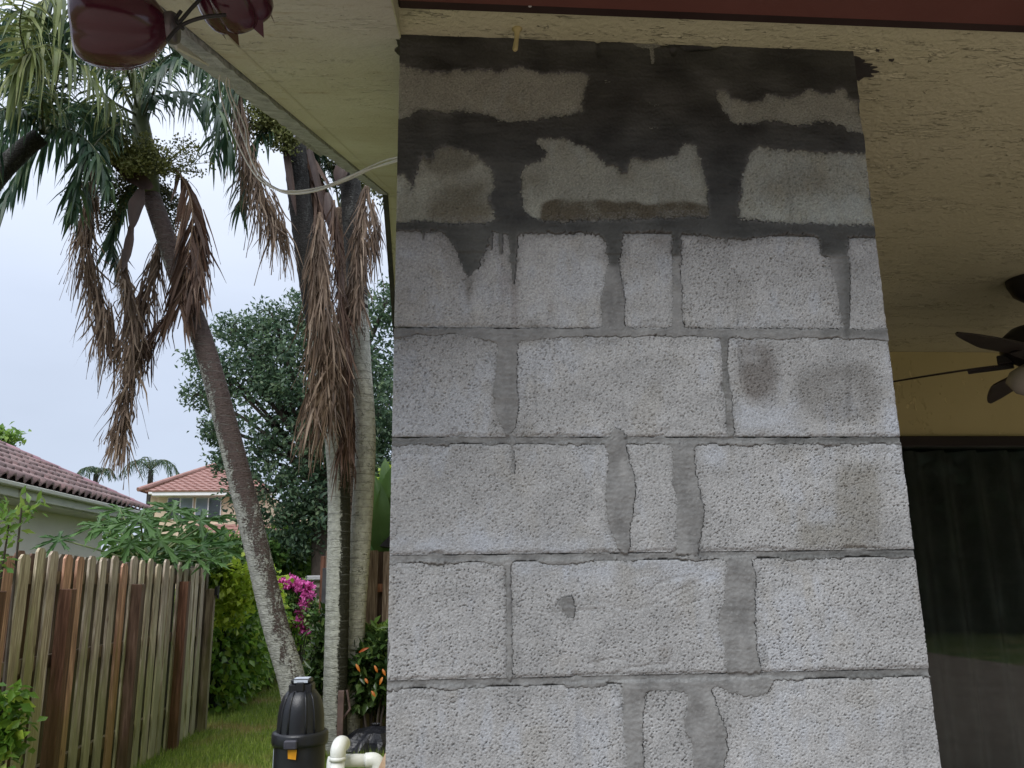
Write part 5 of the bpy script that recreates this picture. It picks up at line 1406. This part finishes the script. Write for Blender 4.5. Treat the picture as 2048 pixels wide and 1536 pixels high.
# tall tufts by the black bag
n = 900; c = at_z(742, 1528, GZ)
P = np.stack([rng.normal(c.x, .16, n), rng.normal(c.y - .25, .16, n), np.full(n, GZ)], 1); D = rnd_dirs(n)*.4; D[:, 2] = 1
L = rng.uniform(.06, .17, n); s_ = rnd_dirs(n); s_[:, 2] = 0
V = np.stack([P - s_*.005, P + s_*.005, P + D*L[:, None]], 1).reshape(-1, 3)
o = obj('tall_grass', mesh_np('tall_grass', V, np.arange(3*n).reshape(-1, 3)), M['blade']); o['kind'] = 'stuff'
m = MB()
for k in range(5):
    c = at_z(660 + 18*k, 1490 + 5*(k % 2), GZ); m.lathe([(.42, -.02), (.36, .004), (.2, .012 + .004*k), (.01, .015)], c, seg=14)
o = m.build('soil', M['soil']); o['kind'] = 'structure'

# ================================================================== yard objects
t = thing('stone_pillar', 'beige stone garden pillar with grey cap behind the pink flowers', 'pillar', gb(640, 16))
p0 = at_v(622, 1158, 16); p1 = at_v(664, 1150, 16)
zb_ = GZ; k = 0
while zb_ < p0.z - .05:
    h_ = .19; m = MB(); j = .012*(k % 2) + .02; m.box((p0.x + j, 15.8 + j, zb_), (p1.x - j, 16.3 - j, min(p0.z - .03, zb_ + h_ - .012)), .012); m.build('stone', M['stone'], t); zb_ += h_; k += 1
m = MB(); m.box((p0.x + .05, 15.85, GZ), (p1.x - .05, 16.25, p0.z - .04)); m.build('core', M['stone'], t)
m = MB(); m.box((p0.x - .06, 15.72, p0.z - .03), (p1.x + .06, 16.38, p0.z + .06), .02); m.build('cap', M['capstone'], t)
for k, (x, y, r_) in enumerate(((612, 1258, 10), (628, 1262, 9), (600, 1268, 7), (620, 1246, 9), (636, 1252, 8))):
    c = at_v(x, y, 16.0); s_ = mpp(c)
    m = MB(); m.lathe([(.02, -.6), (.8, -.55), (1.05, 0), (.8, .5), (.02, .7)], (0, 0, 0), seg=8, flute=lambda a, q: 1 + .18*math.sin(3*a + k))
    ro = m.build('rock', M['rock']); ro.location = (c.x, c.y, c.z); ro.scale = (r_*s_*1.25, r_*s_, r_*s_*.8)
    tag(ro, ['pale rock lowest in front of the pillar', 'pale rock right beneath the stone pillar', 'small pale rock left below the pink blossoms', 'pale rock among the hanging pink blossoms', 'pale rock against the foot of the grey gate post'][k], 'rock', 'pale rocks under the bougainvillea')

# pool filter: black canister with clamp band
VF = 4.8
fc = at_v(600, 1480, VF); fx = fc.x
def fzv(y): return at_v(600, y, VF - .10).z
flt = thing('pool_filter', 'black plastic pool filter canister with clamp band and orange tag', 'pool filter', (fx, VF, GZ))
zc, zt2 = fzv(1478), fzv(1378)
R0 = .126
m = MB(); hh = zt2 - zc
m.lathe([(R0*1.0, 0), (R0*.985, hh*.12), (R0*.96, hh*.42), (R0*.90, hh*.62), (R0*.78, hh*.80), (R0*.58, hh*.93), (R0*.36, hh*.985), (R0*.02, hh)], (fx, VF, zc), seg=40, flute=lambda a, q: 1 + .012*(math.cos(a*14) > .75))
m.build('dome', M['black_plastic'], flt, smooth=True)
m = MB(); m.lathe([(R0*.9, -.045), (R0*1.14, -.04), (R0*1.17, -.022), (R0*1.17, .012), (R0*1.13, .024), (R0*.98, .026)], (fx, VF, zc), seg=40); m.build('clamp_band', M['black_plastic'], flt, smooth=True)
m = MB(); m.lathe([(R0*1.06, -.04), (R0*1.06, zc*-1 + GZ + .03), (R0*1.1, -zc + GZ)], (fx, VF, zc), seg=36); m.build('tank', M['black_plastic'], flt, smooth=True)
m = MB(); m.box((fx - .062, VF - .062, zt2 - .045), (fx + .062, VF + .05, zt2 + .022), .008); m.box((fx - .052, VF - .066, zt2 + .0225), (fx + .052, VF + .045, zt2 + .045), .007); m.box((fx - .02, VF - .075, zt2 - .02), (fx + .02, VF - .0625, zt2 + .03), .004); m.build('top_fitting', M['black_plastic'], flt)
m = MB(); m.box((fx - .036, VF - .055, zt2 + .0455), (fx + .040, VF + .030, zt2 + .0475)); m.box((fx - .034, VF - .0685, zt2 + .027), (fx + .038, VF - .0665, zt2 + .041)); m.build('fitting_label', M['pale_label'], flt)
for a_ in (-2.35, -1.95, -1.2, -.8):
    m = MB(); m.tube([(fx + math.cos(a_)*R0*q, VF + math.sin(a_)*R0*q, zc + hh*h_) for q, h_ in ((1.0, .06), (.975, .35), (.92, .58), (.80, .78), (.60, .92))], .006, 6); m.build('rib', M['black_plastic'], flt, smooth=True)
m = MB(); m.box((fx - .055, VF - .172, zc - .040), (fx + .012, VF - .135, zc + .004), .006); m.build('latch', M['latch'], flt)
m = MB(); m.add([(fx - .036, VF - .150, zc - .042), (fx + .010, VF - .150, zc - .044), (fx + .006, VF - .146, zc - .092), (fx - .034, VF - .146, zc - .086),
                 (fx - .036, VF - .147, zc - .042), (fx + .010, VF - .147, zc - .044), (fx + .006, VF - .143, zc - .092), (fx - .034, VF - .143, zc - .086)], [(0,3,2,1) , (4,5,6,7), (0,1,5,4), (1,2,6,5), (2,3,7,6), (3,0,4,7)])
m.build('warning_tag', M['orange_label'], flt)
V = []; 
for k in range(7):
    a = math.pi*(1.02 + .10*k/6); V += [(fx + math.cos(a)*R0*1.065, VF + math.sin(a)*R0*1.065, zc - .055), (fx + math.cos(a)*R0*1.065, VF + math.sin(a)*R0*1.065, zc - .26)]
obj('side_label', mesh_np('side_label', V, np.array([(2*k, 2*k+1, 2*k+3, 2*k+2) for k in range(6)])), M['pale_label'], flt)

# white pipework
pipe = thing('water_pipe', 'white plastic water pipe with elbows beside the black filter', 'pipe', (at_v(700, 1530, 4.5).x, 4.5, GZ))
def elbow(path, r_, name='elbow'):
    m = MB(); m.tube(spline(path, 14), r_, 16); return m.build(name, M['pvc'], pipe, smooth=True)
vp = 4.45
A_ = at_v(670, 1560, vp); B_ = at_v(676, 1500, vp); k_ = mpp(B_)
m = MB(); m.tube([(B_.x, vp, GZ), (B_.x, vp, B_.z - .035)], .034, 18); m.tube([(B_.x, vp, B_.z - .05), (B_.x, vp, B_.z - .03)], .040, 18); m.build('riser', M['pvc'], pipe, smooth=True)
elbow([(B_.x, vp, B_.z - .03), (B_.x + .002, vp, B_.z + .005), (B_.x + .008, vp + .03, B_.z + .022), (B_.x + .012, vp + .09, B_.z + .012)], .0385)
H0 = at_v(688, 1521, vp + .10); H1 = at_v(736, 1521, vp + .10)
m = MB(); m.tube([H0 - Vector((.03, 0, 0)), H1], .0315, 18); m.build('cross_pipe', M['pvc'], pipe, smooth=True)
elbow([H1 - Vector((.012, 0, 0)), H1 + Vector((.03, 0, .001)), H1 + Vector((.05, 0, -.02)), H1 + Vector((.052, 0, -.07))], .0365)
m = MB(); m.tube([H1 + Vector((.052, 0, -.06)), (H1.x + .052, vp + .10, GZ)], .0315, 18); m.build('riser', M['pvc'], pipe, smooth=True)
elbow([H0 - Vector((.045, 0, -.012)), H0 - Vector((.05, .0, .01)), H0 - Vector((.05, 0, .05))], .036)

# leaning timber, stake, bag
vq = 3.6
a_, b_ = at_v(752, 1548, vq), at_v(792, 1462, vq + .05)
d_ = (b_ - a_).normalized(); nrm_ = Vector((d_.z, 0, -d_.x))
m = MB(); a_ = a_ - d_*1.2
a2 = a_ ; w_ = .036
V = [a2, a2 + nrm_*w_, a2 + nrm_*w_ + Vector((0, .09, 0)), a2 + Vector((0, .09, 0))]; V = V + [q + (b_ - a2) + d_*.02 for q in V]
pk_ = MB(); pk_.add([tuple(q) for q in V], [(3,2,1,0), (4,5,6,7), (0,1,5,4), (1,2,6,5), (2,3,7,6), (3,0,4,7)])
tag(pk_.build('timber_plank', M['plank']), 'pale timber plank leaning at the foot of the block column', 'plank')
vs_ = 8.3
st = thing('metal_stake', 'brown metal stake with bracket standing before the palm bases', 'stake', gb(682, vs_))
p_ = at_v(681, 1381, vs_); q_ = at_v(679, 1500, vs_)
m = MB(); m.box((q_.x - .028, vs_ - .03, GZ), (q_.x + .028, vs_ + .01, p_.z), .003); m.build('bar', M['stake'], st)
a_, b_, c_ = at_v(694, 1380, vs_ + .02), at_v(700, 1418, vs_ + .02), at_v(686, 1437, vs_ + .02)
m = MB(); m.tube([a_, b_, c_], [.012, .012, .010], 6); m.build('bracket', M['stake'], st)
bc = at_z(749, 1512, GZ)
def bag(a, h): return 1 + .10*math.sin(5*a + 3*h) + .07*math.sin(11*a - 6*h)
m = MB(); m.lathe([(.01, 0), (.26, 0), (.31, .07), (.28, .15), (.19, .22), (.08, .245), (.03, .26), (.045, .28)], (bc.x, bc.y + .05, GZ), seg=44, flute=bag); m.build('x', M['bag'])
bo = bpy.data.objects['x']; bo.name = 'garbage_bag'; tag(bo, 'crumpled black plastic bag lying under the orange leaved bush', 'bag')

# ------------------------------------------------------------------ cables along the rake
cb = thing('cable_bundle', 'pale cables looping from the roof edge down to the column', 'cable', at_u(445, 155, UE))
for pts in ([(440, 150), (438, 170), (446, 210), (470, 275), (500, 335), (530, 368), (575, 382), (640, 375), (700, 352), (760, 325), (797, 314)],
            [(455, 155), (452, 172), (465, 215), (490, 285), (515, 345), (560, 380), (620, 383), (690, 362), (750, 335), (797, 319)],
            [(458, 158), (462, 190), (478, 225), (492, 262), (496, 300), (520, 352), (570, 386), (640, 380), (720, 345), (797, 322)]):
    P_ = []
    for i, (x, y) in enumerate(pts):
        t_ = i/(len(pts)-1); P_.append(at_v(x, y, 1.72 + (1.50 - 1.72)*t_ + .12*math.sin(math.pi*t_)))
    m = MB(); m.tube(spline(P_, 50), .0019, 7, cap=False); m.build('cable', M['cable'], cb, smooth=True)

# ------------------------------------------------------------------ ceiling fan
FA = at_z(2058, 558, CEIL); FA.z = CEIL
ZBL = 2.14
fan = thing('ceiling_fan', 'dark five bladed ceiling fan with opal lamp bowl under the patio ceiling', 'ceiling fan', FA)
m = MB(); m.lathe([(.078, -.001), (.076, -.02), (.06, -.06), (.03, -.085), (.012, -.09)], FA, seg=24); m.build('canopy', M['fan'], fan, smooth=True)
m = MB(); m.tube([FA - Vector((0, 0, .08)), FA - Vector((0, 0, .20))], .012, 10); m.build('downrod', M['fan'], fan)
m = MB(); m.lathe([(.02, -.17), (.09, -.19), (.125, -.22), (.13, -.265), (.10, -.30), (.07, -.325)], FA, seg=28); m.build('motor', M['fan'], fan, smooth=True)
m = MB(); m.lathe([(.075, -.325), (.11, -.345), (.125, -.375), (.10, -.415), (.05, -.44), (.005, -.446)], FA, seg=28); m.build('lamp_bowl', M['lamp'], fan, smooth=True)
tip2 = at_z(1895, 640, ZBL + .01); a2_ = math.atan2(tip2.y - FA.y, tip2.x - FA.x)
def blade(ang, L_=.68):
    m = MB(); V = []; F = []; n_ = 12
    for i in range(n_+1):
        t = i/n_; x = .15 + (L_-.15)*t
        w = .088*max(.03, min(1, .35 + 2.4*t)*(1 - t)**.62*1.3) if i < n_ else .002
        for s_ in (-1, 1):
            y = s_*w
            for dz in (-.003, .003): V.append((x, y, dz + y*math.tan(R(-13)) - .02*t*t))
    for i in range(n_):
        q = 4*i; F += [(q, q+4, q+6, q+2), (q+1, q+3, q+7, q+5), (q, q+1, q+5, q+4), (q+2, q+6, q+7, q+3)]
    F += [(0, 2, 3, 1), (4*n_, 4*n_+1, 4*n_+3, 4*n_+2)]
    m.add(V, F); return m
for k in range(5):
    a = a2_ - k*2*math.pi/5
    b_ = blade(a).build('blade', M['fan_blade'], fan); b_.location = (FA.x, FA.y, ZBL); b_.rotation_euler = (0, 0, a)
    m = MB(); m.box((.09, -.022, -.012), (.24, .022, -.004), .002); m.box((.09, -.03, -.004), (.14, .03, .03), .004)
    r_ = m.build('blade_bracket', M['fan'], fan); r_.location = (FA.x, FA.y, ZBL); r_.rotation_euler = (R(6), 0, a)
m = MB(); m.tube([FA + Vector((-.03, -.07, -.42)), FA + Vector((-.03, -.07, -.66))], .0016, 6); m.build('pull_chain', M['wire'], fan)

# ------------------------------------------------------------------ hanging flower ornament close to the eye
vo = 1.10
hub = at_v(362, 52, vo)
orn = thing('flower_ornament', 'maroon bell shaped metal blossoms on black wire hanging from the eave', 'ornament', hub)
def blossom(neck, mouth, r_, mat, ph=.5):
    ax = Vector(mouth) - Vector(neck); L_ = ax.length
    def fl(a, q): return 1 - .17*min(1, q*2.2)*(1 - abs(math.sin(2.5*a + ph)))**1.6
    m = MB(); prof = [(r_*.27, 0), (r_*.42, L_*.05), (r_*.66, L_*.15), (r_*.84, L_*.28), (r_*.96, L_*.44), (r_*1.0, L_*.60), (r_*.99, L_*.76), (r_*.92, L_*.89), (r_*.80, L_*.97), (r_*.70, L_*1.0), (r_*.76, L_*.95), (r_*.9, L_*.8), (r_*.88, L_*.55), (r_*.5, L_*.2), (r_*.05, L_*.15)]
    m.lathe(prof, neck, ax, 80, fl); return m.build('blossom', mat, orn, smooth=True)
blossom(at_v(335, 58, vo), at_v(146, 40, vo - .03), .066, M['maroon'])
m = MB(); n_ = at_v(352, 56, vo); ax = (at_v(150, 52, vo) - n_); m.lathe([(.001, -.002), (.021, -.001), (.0235, .004), (.0225, .012), (.019, .024), (.012, .03)], n_ , ax, 24); m.build('cap', M['cap'], orn, smooth=True)
n2 = at_v(425, -95, vo - .04); b2 = blossom(n2, at_v(492, 44, vo + .05), .056, M['maroon'], 1.2)
# pointed petals round the mouth of the second blossom
m = MB(); ax = (at_v(492, 44, vo + .05) - n2).normalized(); q0 = at_v(488, 36, vo + .044)
u_ = ax.cross(Vector((0, 1, 0))).normalized(); w_ = ax.cross(u_)
for k in range(6):
    a = math.pi*k/3 + .3; e_ = u_*math.cos(a) + w_*math.sin(a); s_ = ax.cross(e_)
    m.add([q0 + e_*.043 + s_*.02 - ax*.02, q0 + e_*.043 - s_*.02 - ax*.02, q0 + e_*.040 + ax*.024, q0 + e_*.040 + s_*.02 - ax*.02, q0 + e_*.040 - s_*.02 - ax*.02], [(0, 2, 1), (3, 4, 2), (0, 3, 2), (1, 2, 4)])
    if k >= 0:
        m.build('petal', M['maroon'], orn); m = MB()
for x, y, r_ in ((196, 138, .0022), (212, 141, .003), (228, 144, .0026), (246, 145, .0034), (262, 143, .0026), (281, 139, .003), (300, 131, .0022), (314, 108, .003), (318, 100, .0022)):
    m = MB(); m.lathe([(.0002, r_*1.6), (r_*.6, r_*.9), (r_, 0), (r_*.8, -r_*.6), (.0002, -r_)], at_v(x, y, vo - .05), seg=8); m.build('water_drop', M['glass'], orn, smooth=True)
for pts in ([(334, 82), (350, 62), (372, 46), (410, 34), (452, 30)], [(356, 48), (380, 20), (405, -10), (425, -60)], [(366, 58), (352, 40), (362, 22)]):
    m = MB(); m.tube(spline([at_v(x, y, vo - .028) for x, y in pts], 16), .0028, 8); m.build('wire', M['wire'], orn, smooth=True)
hk = at_v(425, -60, vo - .028); m = MB(); m.tube(spline([hk, hk + Vector((0, 0, .08)), (hk.x, hk.y, sof(hk.y) + .005)], 8), .002, 6); m.build('hanger', M['wire'], orn)

# ------------------------------------------------------------------ garden behind the viewer (seen in the door glass)
tl = [(Vector((x, -17 + random.uniform(-1, 1), 3.0 + random.uniform(-.5, 1.2))), (2.4, 1.6, 3.6), 1.0) for x in range(-6, 26, 2)]
o = foliage('tree_belt', tl, 22000, .8, .55, M['treeline'], None, shell=.7, droop=.2); o['kind'] = 'stuff'
